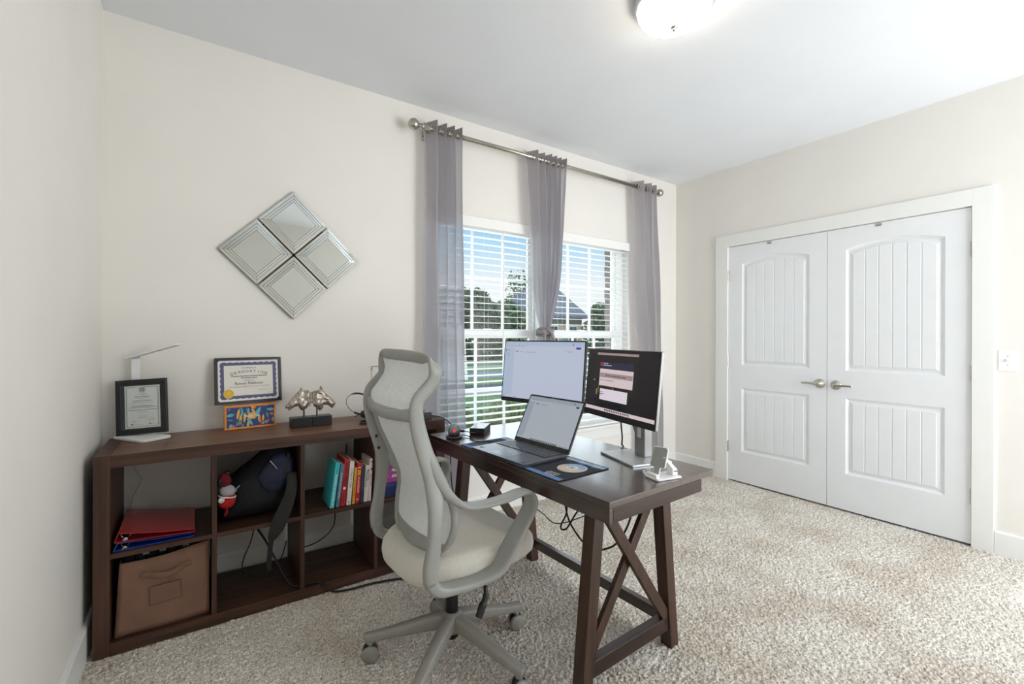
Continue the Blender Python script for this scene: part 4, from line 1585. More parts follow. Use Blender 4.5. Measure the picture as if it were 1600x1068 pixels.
# mouse on its dock
mo = thing('wireless_mouse', 'silver grey wireless mouse with a red light standing on its round black dock', 'mouse', (1.045, 2.045, DT))
MG = mat('mouse_silver', (128, 138, 142), 0.35, 0.4, var=0.05)
bm = NB()
lathe(bm, [(0.036, 0.0005), (0.041, 0.003), (0.042, 0.008), (0.039, 0.011), (0.0, 0.012)], 32, Matrix.Translation((1.045, 2.045, DT)))
mk('dock', bm, mat('dock_grey', (62, 68, 74), 0.3, 0.4), mo, smooth=True)
bm = NB()
lathe(bm, [(0.029, 0.012), (0.030, 0.022), (0.0, 0.022)], 28, Matrix.Translation((1.045, 2.045, DT)) @ Matrix.Diagonal((1, 0.8, 1, 1)))
mk('mouse_foot', bm, BLK, mo, smooth=True)
bm = NB()
pf = [(0.031, 0.022), (0.032, 0.040), (0.029, 0.054), (0.022, 0.064), (0.012, 0.069), (0, 0.070)]
lathe(bm, pf, 32, Matrix.Translation((1.045, 2.045, DT)) @ Matrix.Diagonal((1, 0.8, 1, 1)))
mk('mouse_body', bm, MG, mo, smooth=True)
vd = Vector((-1.045, -2.045, 0)).normalized()
LMx = frameM(Vector((1.045, 2.045, DT + 0.040)) + vd * 0.0275, Vector((-vd.y, vd.x, 0)), (0, 0, 1))
bm = NB()
prism(bm, [(-0.006, -0.007), (0.006, -0.007), (0.007, 0.0), (0.001, 0.009), (-0.004, 0.005)], -0.003, 0.001, LMx)
mk('mouse_light', bm, mat('red_led', (220, 30, 30), 0.4, emit=(255, 40, 30), estr=1.2), mo)

# power brick / adapter on the desk
AM = Matrix.Translation((1.225, 2.095, DT)) @ Matrix.Rotation(D2R(46), 4, 'Z')
ad = thing('docking_station', 'small black docking box with a glossy top on the desk near the curtain', 'docking station', M=AM)
bm = NB()
prism(bm, rrect(-0.075, 0.075, -0.040, 0.040, 0.006), 0.001, 0.033, AM)
mk('dock_body', bm, BLK, ad, bevel=0.002)
bm = NB()
prism(bm, rrect(-0.073, 0.073, -0.038, 0.038, 0.005), 0.0331, 0.0342, AM)
mk('dock_top', bm, mat('dock_top_grey', (120, 124, 128), 0.2, 0.6), ad)
bm = NB()
box(bm, -0.081, -0.073, -0.012, 0.010, 0.008, 0.020, AM)
mk('plug', bm, BLK, ad, bevel=0.002)

# phone stand
PM = Matrix.Translation((1.3815, 1.052, DT)) @ Matrix.Rotation(D2R(-11), 4, 'Z')
ph = thing('phone_stand', 'white folding phone stand with a grey rubber plate on the desk corner', 'phone stand', M=PM)
RUBG = mat('stand_rubber_grey', (150, 152, 148), 0.5, var=0.03)
bm = NB()
prism(bm, rrect(-0.056, 0.056, -0.037, 0.037, 0.008), 0.0005, 0.008, PM)
mk('stand_base', bm, WHITE, ph, bevel=0.002)
bm = NB()
tube(bm, [tuple(PM @ Vector((-0.043, -0.020, 0.013))), tuple(PM @ Vector((-0.043, 0.030, 0.013)))], 0.0075, 14, 1)
for yy in (-0.030, 0.034):
    tube(bm, [tuple(PM @ Vector((-0.045, yy, 0.010))), tuple(PM @ Vector((-0.058, yy, 0.010))), tuple(PM @ Vector((-0.060, yy, 0.022)))], 0.0035, 8, 3)
mk('support_hook', bm, WHITE, ph, smooth=True)
PL_ = PM @ frameM((-0.038, -0.004, 0.010), (0.36, -0.93, 0), (0.34, 0.14, 0.92))
pl = [(-0.012, 0.0), (0.012, 0.0), (0.012, 0.028), (0.0145, 0.032), (0.026, 0.032), (0.030, 0.036), (0.030, 0.100), (0.024, 0.106), (-0.024, 0.106), (-0.030, 0.100), (-0.030, 0.036), (-0.026, 0.032), (-0.0145, 0.032), (-0.012, 0.028)]
bm = NB()
prism(bm, pl, -0.006, 0.0, PL_)
mk('phone_plate', bm, WHITE, ph, bevel=0.0015)
bm = NB()
prism(bm, [(x * 0.90 if abs(x) > 0.02 else x * 0.82, 0.053 + (y - 0.053) * 0.955) for x, y in pl], -0.002, 0.0006, PL_)
mk('plate_pad', bm, RUBG, ph)
bm = NB()
p0_, p1_, p2_ = PM @ Vector((0.050, 0, 0.008)), PM @ Vector((0.046, 0, 0.030)), PM @ Vector((-0.002, 0, 0.080))
AMx = PM @ frameM((0, 0, 0), (1, 0, 0), (0, 0, 1))
prism(bm, [(0.030, 0.008), (0.054, 0.008), (0.054, 0.026), (0.044, 0.036), (-0.002, 0.080), (-0.010, 0.074), (0.030, 0.030)], -0.016, 0.016, AMx)
mk('stand_arm', bm, WHITE, ph, bevel=0.002)
bm = NB()
box(bm, 0.036, 0.0525, -0.0168, -0.0160, 0.020, 0.023, PM)
mk('arm_slot', bm, BLK, ph)


def cable(name, label, pts, r, m, cat='cable', n=6):
    bm = NB()
    tube(bm, pts, r, 8, n)
    return setp(mk(name, bm, m, smooth=True), label, cat)


cable('mouse_cable', 'thin black cable running from the mouse dock to the laptop', [(1.075, 2.075, DT + 0.008), (1.11, 2.03, DT + 0.006), (1.10, 1.96, DT + 0.004), (1.085, 1.90, DT + 0.006), (1.11, 1.862, DT + 0.008), (1.125, 1.835, DT + 0.010), (1.15, 1.795, DT + 0.013)], 0.0022, RUB)
cable('dock_cable', 'short grey cable with a black plug between mouse dock and docking box', [(1.062, 2.085, DT + 0.022), (1.092, 2.080, DT + 0.024), (1.12, 2.07, DT + 0.020), (1.15, 2.045, DT + 0.014), (1.168, 2.042, DT + 0.013)], 0.0022, mat('grey_cable', (96, 96, 98), 0.5))
bm = NB()
tube(bm, [(1.072, 2.086, DT + 0.0225), (1.098, 2.079, DT + 0.0235), (1.116, 2.072, DT + 0.0215)], 0.0065, 8, 4)
setp(mk('cable_plug', bm, BLK, smooth=True), 'black cable plug beside the mouse dock', 'plug')
cable('adapter_cable', 'thin black cable arching from the black adapter box down behind the mouse', [(1.068, 2.395, 0.800), (1.10, 2.36, 0.802), (1.12, 2.30, 0.792), (1.115, 2.20, 0.770), (1.095, 2.135, DT + 0.012), (1.085, 2.095, DT + 0.006)], 0.0026, RUB)

# ------------------------------------------------------------------ things on top of the shelf
TZ = ST
# desk lamp
LB = Vector((-0.222, 2.652, TZ))
lbr = math.atan2(0.075, 0.097)
LBM = Matrix.Translation(LB) @ Matrix.Rotation(lbr - D2R(3), 4, 'Z')
dl_ = thing('desk_lamp', 'slim white folding desk lamp behind the framed certificate', 'desk lamp', M=LBM)
bm = NB()
prism(bm, rrect(-0.062, 0.062, -0.105, 0.112, 0.018), 0.0005, 0.0125, LBM)
mk('lamp_base', bm, WHITE, dl_, bevel=0.003, seg=3)
bm = NB()
cb = Matrix.Translation((-0.2555, 2.738, TZ))
prism(bm, rrect(-0.0165, 0.0165, -0.007, 0.007, 0.004), 0.0125, 0.362, cb)
mk('lamp_column', bm, WHITE, dl_, bevel=0.001)
bm = NB()
a0, a1 = Vector((-0.288, 2.748, 1.146)), Vector((-0.088, 2.625, 1.213))
AMl = frameM((a0 + a1) / 2, (a1 - a0), (0.45, 0.85, 0.0))
hl = (a1 - a0).length / 2
prism(bm, rrect(-hl, hl, -0.018, 0.018, 0.006), -0.004, 0.004, AMl)
mk('lamp_arm', bm, WHITE, dl_, bevel=0.0015)
bm = NB()
prism(bm, rrect(-hl + 0.05, hl - 0.012, -0.014, 0.014, 0.003), -0.0046, -0.0041, AMl)
mk('lamp_diffuser', bm, mat('lamp_led_panel', (222, 220, 214), 0.6), dl_)
bm = NB()
lathe(bm, [(0.007, -0.016), (0.007, 0.016)], 14, axM((-0.2555, 2.736, 1.149), (1, 0.1, 0)))
mk('lamp_hinge', bm, mat('lamp_hinge_grey', (200, 200, 200), 0.4), dl_)

# certificate 1 (portrait, black frame)
RED = mat('stamp_red', (190, 36, 50), 0.6)


def rectM(cen, az, tilt, roll):
    u_ = azf(az)
    nrm = Vector((u_.y, -u_.x, 0))
    upv = Vector((0, 0, 1)) * math.cos(D2R(tilt)) - nrm * math.sin(D2R(tilt))
    M = frameM(cen, u_, upv)
    return M @ Matrix.Rotation(D2R(roll), 4, 'Z')


C1 = rectM((-0.2305, 2.684, 0.9265), 109.5, 4, 3.2)
c1 = thing('picture_frame', 'portrait certificate in a wide black frame standing on the white lamp base', 'framed certificate', M=C1 @ Matrix.Translation((0, -0.125, 0)))
bm = NB()
w_, h_ = 0.20, 0.25
flat, tris = cut_panel(quad(-w_ / 2, w_ / 2, -h_ / 2, h_ / 2), [quad(-0.068, 0.075, -0.102, 0.103)])
FRB = mat('frame_black_gloss', (16, 18, 24), 0.22, var=0.1, coat=0.3)
box(bm, -w_ / 2, w_ / 2, -h_ / 2, h_ / 2, -0.014, -0.005, C1)
mk('frame_back', bm, BLK, c1)
bm = NB()
for a, b_ in ((quad(-w_ / 2, w_ / 2, h_ / 2 - 0.022, h_ / 2), 0), (quad(-w_ / 2, w_ / 2, -h_ / 2, -h_ / 2 + 0.022), 0), (quad(-w_ / 2, -w_ / 2 + 0.022, -h_ / 2 + 0.022, h_ / 2 - 0.022), 0), (quad(w_ / 2 - 0.022, w_ / 2, -h_ / 2 + 0.022, h_ / 2 - 0.022), 0)):
    prism(bm, a, -0.005, 0.001, C1)
mk('frame_border', bm, FRB, c1, bevel=0.002)
bm = NB()
prism(bm, quad(-0.078, 0.078, -0.103, 0.103), -0.0049, -0.0030, C1)
mk('mat_board', bm, FRB, c1)
PCM = C1 @ Matrix.Translation((0.004, -0.001, -0.0030))
dl = [(quad(-0.069, 0.069, -0.0965, 0.0965), 0, 0)]
for a, lw in ((0.0055, 0.0010), (0.0085, 0.0005)):
    X, Y = 0.069 - a, 0.0965 - a
    dl += [(quad(-X, X, Y - lw, Y), 1, 2), (quad(-X, X, -Y, -Y + lw), 1, 2), (quad(-X, -X + lw, -Y, Y), 1, 2), (quad(X - lw, X, -Y, Y), 1, 2)]
dl += [(circ(0.0, 0.078, 0.0125, 28), 2, 2), (circ(0.0, 0.078, 0.0108, 28), 0, 3), (circ(0.0, 0.078, 0.0085, 24), 2, 4), (quad(-0.005, 0.005, 0.0795, 0.0815), 0, 6), (quad(-0.0012, 0.0012, 0.072, 0.0795), 0, 6), (quad(-0.004, 0.004, 0.0722, 0.0735), 0, 6)]
for bx in (-0.046, 0.024):
    dl += [(quad(bx, bx + 0.009, -0.084 + (0.002 if bx < 0 else 0.003), -0.0755), 3, 2), (quad(bx + 0.0022, bx + 0.0068, -0.0802, -0.0788), 0, 4)]
dl += [(quad(-0.055, -0.014, -0.0655, -0.0652), 1, 2), (quad(0.014, 0.052, -0.0600, -0.0597), 1, 2), (quad(-0.018, 0.020, -0.0475, -0.0472), 1, 2)]
decal('certificate_paper', dl, [PAPER, INK, INKG, RED], c1, PCM, 0.0002)
lines = [('This certifies that', 0.0055, 0.058, 0.9, INKG), ('Rawan Fakhouri', 0.0085, 0.0465, 1.05, INK), ('is awarded the', 0.0050, 0.0365, 1, INKG), ('Certificate of Completion', 0.0070, 0.028, 1, INK), ('in recognition of successful completion of the', 0.0050, 0.018, 0.98, INKG),
         ('Department of Human Services', 0.0062, 0.005, 1, INK), ('Commissioner\'s Fall 2022 Leadership Academy', 0.0060, -0.002, 0.98, INK), ('Presented by the Department of Human Resources', 0.0060, -0.0135, 0.93, INK), ('May 16, 2023', 0.0060, -0.0235, 1, INKG)]
for s_, sz, y, sx_, m_ in lines:
    txt('certificate_text', s_, sz, m_, c1, PCM @ Matrix.Translation((0, y, 0.0008)), sx=sx_, shear=0.18, ext=0.0001)
for s_, x, y in (('Clarence H. Carter', 0.0, -0.042), ('Rb. Turner', -0.036, -0.061), ('Juan Williams', 0.033, -0.055), ('Commissioner', 0.0, -0.0505), ('Director', -0.035, -0.0690), ('Commissioner', 0.033, -0.0635), ('Human Services', -0.020, -0.0800), ('Human Resources', 0.050, -0.0790)):
    txt('certificate_text', s_, 0.0042, INKG, c1, PCM @ Matrix.Translation((x, y, 0.0008)), shear=0.3, ext=0.0001)
bm = NB()
prism(bm, quad(-0.077, 0.077, -0.102, 0.102), -0.0016, -0.0012, C1)
mk('frame_glass', bm, GLASS, c1)
bm = NB()
box(bm, -0.02, 0.02, -0.123, 0.03, -0.018, -0.0145, C1)
mk('frame_easel', bm, BLK, c1)

# certificate 2 (landscape) resting on the colourful box
C2 = rectM((0.2045, 2.742, 1.022), 82.5, 7.0, 0.0)
c2 = thing('picture_frame', 'landscape graduation certificate in a thin black frame standing on the leaf patterned box', 'framed certificate', M=C2 @ Matrix.Translation((0, -0.118, 0)))
w_, h_ = 0.308, 0.236
bm = NB()
box(bm, -w_ / 2, w_ / 2, -h_ / 2, h_ / 2, -0.012, -0.004, C2)
mk('frame_back', bm, BLK, c2)
bm = NB()
bw = 0.0135
for a in (quad(-w_ / 2, w_ / 2, h_ / 2 - bw, h_ / 2), quad(-w_ / 2, w_ / 2, -h_ / 2, -h_ / 2 + bw), quad(-w_ / 2, -w_ / 2 + bw, -h_ / 2 + bw, h_ / 2 - bw), quad(w_ / 2 - bw, w_ / 2, -h_ / 2 + bw, h_ / 2 - bw)):
    prism(bm, a, -0.004, 0.004, C2)
mk('frame_border', bm, mat('frame_dark', (36, 33, 32), 0.4), c2, bevel=0.001)
P2 = C2 @ Matrix.Translation((0.0, 0.0, -0.0036))
BLUB = mat('certificate_border_blue', (92, 94, 128), 0.7, var=0.25, nscale=500)
PAPC = mat('certificate_cream', (226, 223, 214), 0.7, var=0.01)
X, Y = 0.1405, 0.1045
c_ = 0.009
dl = [([(-X + c_, -Y), (X - c_, -Y), (X, -Y + c_), (X, Y - c_), (X - c_, Y), (-X + c_, Y), (-X, Y - c_), (-X, -Y + c_)], 0, 0)]
# scalloped blue border
sc_ = []
X2, Y2 = 0.127, 0.091
nx_, ny_ = 9, 7
out = []
for k in range(nx_ * 6): out.append((-X2 + 2 * X2 * k / (nx_ * 6), -Y2 - 0.004 * abs(math.sin(PI * k / 6))))
for k in range(ny_ * 6): out.append((X2 + 0.004 * abs(math.sin(PI * k / 6)), -Y2 + 2 * Y2 * k / (ny_ * 6)))
for k in range(nx_ * 6): out.append((X2 - 2 * X2 * k / (nx_ * 6), Y2 + 0.004 * abs(math.sin(PI * k / 6))))
for k in range(ny_ * 6): out.append((-X2 - 0.004 * abs(math.sin(PI * k / 6)), Y2 - 2 * Y2 * k / (ny_ * 6)))
dl += [(out, 1, 1), (quad(-0.113, 0.113, -0.078, 0.078), 2, 2), (circ(-0.094, -0.066, 0.0235, 40), 3, 4), (circ(-0.094, -0.066, 0.017, 32), 4, 5), (circ(-0.094, -0.066, 0.0145, 32), 3, 6), (quad(0.01, 0.105, -0.0475, -0.0470), 5, 4), (quad(0.045, 0.082, -0.056, -0.0556), 5, 4)]
decal('certificate_paper', dl, [mat('certificate_white', (235, 232, 226), 0.7), BLUB, PAPC, mat('gold_seal', (208, 168, 60), 0.4, 0.3, var=0.2, nscale=300), mat('gold_seal_dark', (186, 140, 44), 0.4, 0.3), mat('faint_line', (170, 162, 165), 0.7)], c2, P2, 0.0002)
txt('certificate_text', 'Certificate of', 0.0125, INKG, c2, P2 @ Matrix.Translation((-0.002, 0.065, 0.0012)), shear=0.25, ext=0.0001)
word = 'GRADUATION'
for k, ch in enumerate(word):
    a = (k - 4.5) / 4.5
    txt('certificate_text', ch, 0.0195, INK, c2, P2 @ Matrix.Translation((a * 0.079, 0.046 - 0.013 * a * a, 0.0012)) @ Matrix.Rotation(-a * 0.30, 4, 'Z'), sx=1.05, ext=0.0001)
for s_, sz, x, y, sx_ in (('Tennessee Department of Human Resources', 0.0092, 0.0, 0.0225, 0.98), ('Recruiting Academy', 0.0092, 0.0, 0.0125, 1.0), ('Rawan Fakhouri', 0.0200, 0.0, -0.016, 1.02)):
    txt('certificate_text', s_, sz, INK, c2, P2 @ Matrix.Translation((x, y, 0.0012)), sx=sx_, bold=0.0002 if sz < 0.01 else 0, ext=0.0001)
txt('certificate_text', 'Awarded to', 0.0095, INKG, c2, P2 @ Matrix.Translation((0, -0.001, 0.0012)), ext=0.0001)
txt('certificate_text', 'Given the 1st day of March, Two Thousand and Twenty Three', 0.0085, INKG, c2, P2 @ Matrix.Translation((0.004, -0.033, 0.0012)), sx=0.86, shear=0.3, ext=0.0001)
txt('certificate_text', 'Commissioner', 0.0075, MATS['faint_line'], c2, P2 @ Matrix.Translation((0.062, -0.054, 0.0012)), ext=0.0001)

# leaf patterned box
C3 = rectM((0.2065, 2.662, TZ + 0.0600), 83.0, 4.0, -0.4)
c3 = thing('gift_box', 'flat blue box with orange edges and a leaf pattern standing on the shelf', 'box', M=C3 @ Matrix.Translation((0, -0.0595, 0)))
ORG = mat('orange_card', (226, 138, 46), 0.5, var=0.05)
w_, h_ = 0.232, 0.118
bm = NB()
box(bm, -w_ / 2, w_ / 2, -h_ / 2, h_ / 2, -0.022, 0.0, C3)
mk('box_body', bm, ORG, c3, bevel=0.001)
cols = [mat('print_navy', (48, 58, 118), 0.55, var=0.15, nscale=60), mat('print_teal', (96, 176, 180), 0.5, var=0.12, nscale=80), mat('print_yellow', (232, 176, 62), 0.5, var=0.1), mat('print_orange', (228, 98, 44), 0.5, var=0.1), mat('print_green', (70, 138, 128), 0.5, var=0.1), mat('print_white', (226, 220, 214), 0.5)]
fx = lambda x: (x - 170) / 1240 * 0.214 - 0.107
fy = lambda y: 0.050 - (y - 245) / 530 * 0.100


def leaf(x, y, L, W, ang):
    cx_, cy_ = fx(x), fy(y)
    L, W = L / 1240 * 0.214, W / 1240 * 0.214
    a = D2R(ang)
    p = []
    for k in range(9): p.append((-L / 2 + L * k / 8, W / 2 * math.sin(PI * k / 8) ** 0.8))
    for k in range(7, 0, -1): p.append((-L / 2 + L * k / 8, -W / 2 * math.sin(PI * k / 8) ** 0.8))
    q_ = [(cx_ + u_ * math.cos(a) - v_ * math.sin(a), cy_ + u_ * math.sin(a) + v_ * math.cos(a)) for u_, v_ in p]
    return [(max(-0.107, min(0.107, u_)), max(-0.050, min(0.050, v_))) for u_, v_ in q_]


dl = [(quad(-0.107, 0.107, -0.050, 0.050), 0, 0)]
for i, (x, y, L, W, an, c_) in enumerate([(265, 445, 210, 90, 8, 1), (265, 575, 160, 50, -10, 4), (270, 735, 150, 70, 85, 1), (345, 750, 150, 60, 115, 3), (460, 430, 320, 70, 80, 2), (520, 570, 330, 75, 85, 2), (545, 320, 160, 70, 110, 4), (470, 660, 240, 90, 50, 4), (625, 530, 310, 65, 86, 2), (560, 420, 200, 60, 80, 1), (720, 370, 190, 60, 80, 1), (690, 330, 170, 40, 88, 4), (830, 270, 120, 60, 110, 2), (895, 270, 120, 70, 75, 3), (850, 370, 170, 60, 130, 2), (960, 430, 380, 110, 65, 1), (760, 650, 260, 90, 125, 1), (710, 720, 150, 55, 90, 2), (1010, 590, 220, 75, 95, 2), (1040, 650, 180, 50, 100, 3), (1110, 580, 210, 60, 88, 2), (1310, 365, 230, 90, -2, 1), (1220, 500, 200, 70, 105, 4), (1340, 490, 130, 60, -10, 3), (1370, 650, 150, 60, 85, 1), (1245, 670, 130, 50, 88, 3), (1110, 720, 110, 60, 40, 1), (1190, 700, 110, 40, 110, 2), (230, 290, 100, 50, 70, 4), (1200, 230, 90, 40, 85, 2), (570, 740, 140, 60, 75, 4)]):
    dl.append((leaf(x, y, L, W, an), c_, 1 + i * 0.1))
dl.append((rrect(fx(715), fx(905), fy(580), fy(410), 0.006), 2, 5))
decal('leaf_print', dl, cols, c3, C3, 0.0002)
txt('print_lettering', 'Thank You', 0.017, cols[5], c3, C3 @ Matrix.Translation((fx(800), fy(495), 0.002)), shear=0.3, bold=0.0005, ext=0.0002)

# ------------------------------------------------------------------ pillow solid from a polygon in the x-z plane


def pillow(bm, poly, yc, half, step, k=0.02, nz=0.0, seed=0, pw=0.5):
    P = np.array(poly)
    x0, x1, z0, z1 = P[:, 0].min(), P[:, 0].max(), P[:, 1].min(), P[:, 1].max()
    nx, nz_ = int((x1 - x0) / step) + 2, int((z1 - z0) / step) + 2
    gx = x0 - step / 2 + np.arange(nx + 1) * step
    gz = z0 - step / 2 + np.arange(nz_ + 1) * step
    X, Z = np.meshgrid(gx, gz)
    ins = np.zeros(X.shape, bool)
    dist = np.full(X.shape, 1e9)
    px, pz = X.copy(), Z.copy()
    n_ = len(P)
    for i in range(n_):
        a, b_ = P[i], P[(i + 1) % n_]
        cnd = ((a[1] > Z) != (b_[1] > Z))
        with np.errstate(divide='ignore', invalid='ignore'):
            xi = (b_[0] - a[0]) * (Z - a[1]) / (b_[1] - a[1] + 1e-12) + a[0]
        ins ^= cnd & (X < xi)
        d = b_ - a
        t_ = np.clip(((X - a[0]) * d[0] + (Z - a[1]) * d[1]) / (d @ d + 1e-12), 0, 1)
        qx, qz = a[0] + t_ * d[0], a[1] + t_ * d[1]
        dd = np.hypot(X - qx, Z - qz)
        m_ = dd < dist
        dist = np.where(m_, dd, dist)
        px = np.where(m_, qx, px)
        pz = np.where(m_, qz, pz)
    cellin = (ins[:-1, :-1].astype(int) + ins[1:, :-1] + ins[:-1, 1:] + ins[1:, 1:]) >= 2
    h = np.where(ins, half * np.minimum(1, dist / k) ** pw * (2 - np.minimum(1, dist / k)) ** pw, 0)
    X = np.where(ins, X, px)
    Z = np.where(ins, Z, pz)
    if nz:
        for i in range(h.shape[0]):
            for j in range(h.shape[1]):
                if ins[i, j]:
                    v = noise.noise(Vector((X[i, j] * nz, Z[i, j] * nz, seed)))
                    h[i, j] *= 1 + 0.22 * v
    F, Bk = {}, {}
    for i in range(X.shape[0] - 1):
        for j in range(X.shape[1] - 1):
            if not cellin[i, j]: continue
            q_ = [(i, j), (i, j + 1), (i + 1, j + 1), (i + 1, j)]
            for c_ in q_:
                if c_ not in F:
                    F[c_] = bm.verts.new((X[c_], yc - h[c_], Z[c_]))
                    Bk[c_] = bm.verts.new((X[c_], yc + h[c_], Z[c_])) if h[c_] > 1e-6 else F[c_]
            try:
                bm.faces.new([F[c_] for c_ in q_])
                b2 = [Bk[c_] for c_ in q_][::-1]
                if len(set(b2) & set(F[c_] for c_ in q_)) < 4: bm.faces.new(b2)
            except ValueError: pass
    bmesh.ops.remove_doubles(bm, verts=bm.verts, dist=1e-5)
    return bm


HL = [(0.35, 0.899), (0.36, 0.905), (0.37, 0.92), (0.389, 0.942), (0.408, 0.964), (0.417, 0.972), (0.421, 0.984), (0.427, 0.984), (0.433, 0.974), (0.451, 0.969), (0.472, 0.96), (0.473, 0.906), (0.466, 0.899), (0.46, 0.888), (0.451, 0.876), (0.443, 0.873), (0.441, 0.862), (0.433, 0.864), (0.421, 0.872), (0.414, 0.882), (0.413, 0.891), (0.397, 0.89), (0.386, 0.885), (0.375, 0.873), (0.362, 0.873), (0.365, 0.883), (0.353, 0.881)]
HR = [(0.475, 0.96), (0.492, 0.966), (0.509, 0.97), (0.516, 0.976), (0.52, 0.988), (0.525, 0.975), (0.535, 0.963), (0.546, 0.949), (0.566, 0.93), (0.585, 0.906), (0.596, 0.896), (0.596, 0.887), (0.585, 0.881), (0.595, 0.877), (0.585, 0.872), (0.574, 0.867), (0.561, 0.881), (0.551, 0.887), (0.534, 0.888), (0.531, 0.872), (0.526, 0.866), (0.515, 0.857), (0.506, 0.868), (0.496, 0.876), (0.486, 0.885), (0.483, 0.898), (0.475, 0.903)]
HSIL = mat('antique_silver', (208, 200, 188), 0.34, 0.75, rgb2=(140, 128, 112), nscale=55, bump=0.12, bscale=120)
for k, (poly, bx0, bx1, lab, eye, jaw, ear, mane, px_) in enumerate([
        (HL, 0.373, 0.4728, 'silver horse head sculpture facing left on a black block', (0.402, 0.938), (0.432, 0.918), (0.424, 0.975), [(0.436, 0.972), (0.448, 0.95), (0.455, 0.92), (0.448, 0.89)], 0.438),
        (HR, 0.4742, 0.570, 'silver horse head sculpture facing right on a black block', (0.545, 0.937), (0.513, 0.918), (0.521, 0.978), [(0.505, 0.967), (0.496, 0.95), (0.490, 0.92), (0.500, 0.89)], 0.501)]):
    t_ = thing('horse_sculpture', lab, 'sculpture', ((bx0 + bx1) / 2, 2.56, TZ), group='pair of horse head bookends')
    bm = NB()
    box(bm, bx0, bx1, 2.528, 2.592, TZ + 0.0005, TZ + 0.050)
    mk('block_base', bm, mat('block_black', (22, 23, 27), 0.35, var=0.1), t_, bevel=0.0015)
    bm = NB()
    tube(bm, [(px_, 2.56, TZ + 0.049), (px_, 2.56, 0.885)], 0.0035, 10, 1)
    mk('rod', bm, BLK, t_)
    bm = NB()
    pillow(bm, poly, 2.56, 0.020, 0.0020, 0.022, 45, k)
    hd = mk('horse_head', bm, HSIL, t_, smooth=True)
    s_ = -1 if k == 0 else 1
    bm = NB()
    lathe(bm, [(0.0, -0.004), (0.004, -0.002), (0.0048, 0.001), (0.003, 0.004), (0, 0.005)], 14, axM((eye[0], 2.543, eye[1]), (0, -1, 0)))
    tube(bm, [(eye[0] - 0.009, 2.543, eye[1] + 0.002), (eye[0], 2.539, eye[1] + 0.0065), (eye[0] + 0.009, 2.543, eye[1] + 0.002)], 0.0015, 6, 4)
    mk('eye', bm, HSIL, hd, smooth=True)
    bm = NB()
    pts = []
    for i in range(12):
        a = 2 * PI * i / 11 * 0.72 + (0.6 if k == 0 else 1.4)
        pts.append((jaw[0] + 0.019 * math.cos(a), 2.5405, jaw[1] - 0.002 + 0.021 * math.sin(a)))
    tube(bm, pts, 0.0022, 6, 3)
    tube(bm, [(eye[0] + s_ * 0.006, 2.543, eye[1] - 0.010), (eye[0] + s_ * 0.020, 2.546, eye[1] - 0.025), (eye[0] + s_ * 0.034, 2.551, eye[1] - 0.036)], 0.0018, 6, 4)
    mk('cheek_line', bm, HSIL, hd, smooth=True)
    bm = NB()
    for j in range(5):
        off = j * 0.004 * -s_
        tube(bm, [(p[0] + off * (1 if k == 0 else 1), 2.5405 + 0.001 * j, p[1] + 0.003 * math.sin(j * 2 + i)) for i, p in enumerate(mane)], 0.0019, 6, 4)
    mk('mane', bm, HSIL, hd, smooth=True)
    bm = NB()
    for dy in (-0.008, 0.008):
        lathe(bm, [(0.0055, -0.006), (0.005, 0.002), (0.0, 0.013)], 10, axM((ear[0], 2.56 + dy, ear[1]), (s_ * -0.15, dy * 8, 1)))
    mk('ear', bm, HSIL, hd, smooth=True)
    bm = NB()
    nx_ = 0.3565 if k == 0 else 0.590
    lathe(bm, [(0.0, 0.0), (0.0025, 0.001), (0.0, 0.002)], 8, axM((nx_, 2.549, 0.892), (0, -1, 0)))
    mk('nostril', bm, BLK, hd)

# headset, phone, adapter box on the shelf
hs = thing('headset', 'black headset with a thin wire headband lying on the shelf behind the chair', 'headset', (0.72, 2.6, TZ))
hy = 2.60
bm = NB()
tube(bm, [(0.70, hy, 0.929), (0.686, hy, 0.926), (0.668, hy, 0.913), (0.661, hy, 0.888), (0.670, hy, 0.861), (0.688, hy, 0.839), (0.710, hy, 0.824), (0.726, hy, 0.815)], 0.0016, 8)
mk('headband_wire', bm, BLK, hs, smooth=True)
bm = NB()
tube(bm, [(0.688, hy, 0.928), (0.70, hy, 0.931), (0.722, hy, 0.932), (0.750, hy, 0.925), (0.775, hy, 0.912)], [0.003, 0.005, 0.005, 0.004], 8)
mk('headband_pad', bm, BLK, hs, smooth=True)
bm = NB()
tube(bm, [(0.706, hy, 0.826), (0.725, hy, 0.817), (0.748, hy, 0.812), (0.77, hy, 0.812)], 0.0055, 8)
tube(bm, [(0.705, hy - 0.02, 0.803), (0.715, hy - 0.02, 0.811), (0.735, hy - 0.01, 0.813), (0.755, hy, 0.812)], 0.0018, 6)
mk('microphone_boom', bm, BLK, hs, smooth=True)
for cx_, cy_ in ((0.768, 2.585), (0.82, 2.62)):
    bm = NB()
    lathe(bm, [(0.030, 0.0), (0.036, 0.004), (0.036, 0.016), (0.030, 0.022), (0.016, 0.024), (0.0, 0.024)], 24, axM((cx_, cy_, TZ + 0.018), (0.15, -0.5, 1)))
    mk('ear_cup', bm, BLK, hs, smooth=True)
bm = NB()
tube(bm, [(0.745, 2.57, 0.803), (0.732, 2.555, 0.806), (0.725, 2.545, 0.82), (0.74, 2.55, 0.838), (0.765, 2.57, 0.846)], 0.002, 6)
mk('headset_cord', bm, BLK, hs, smooth=True)
bm = NB()
PHM = Matrix.Translation((0.775, 2.455, TZ)) @ Matrix.Rotation(D2R(-20), 4, 'Z')
prism(bm, rrect(-0.078, 0.078, -0.037, 0.037, 0.009), 0.0005, 0.0095, PHM)
setp(mk('smartphone', bm, BLKG, bevel=0.002), 'black smartphone lying flat on the shelf by the headset', 'phone')
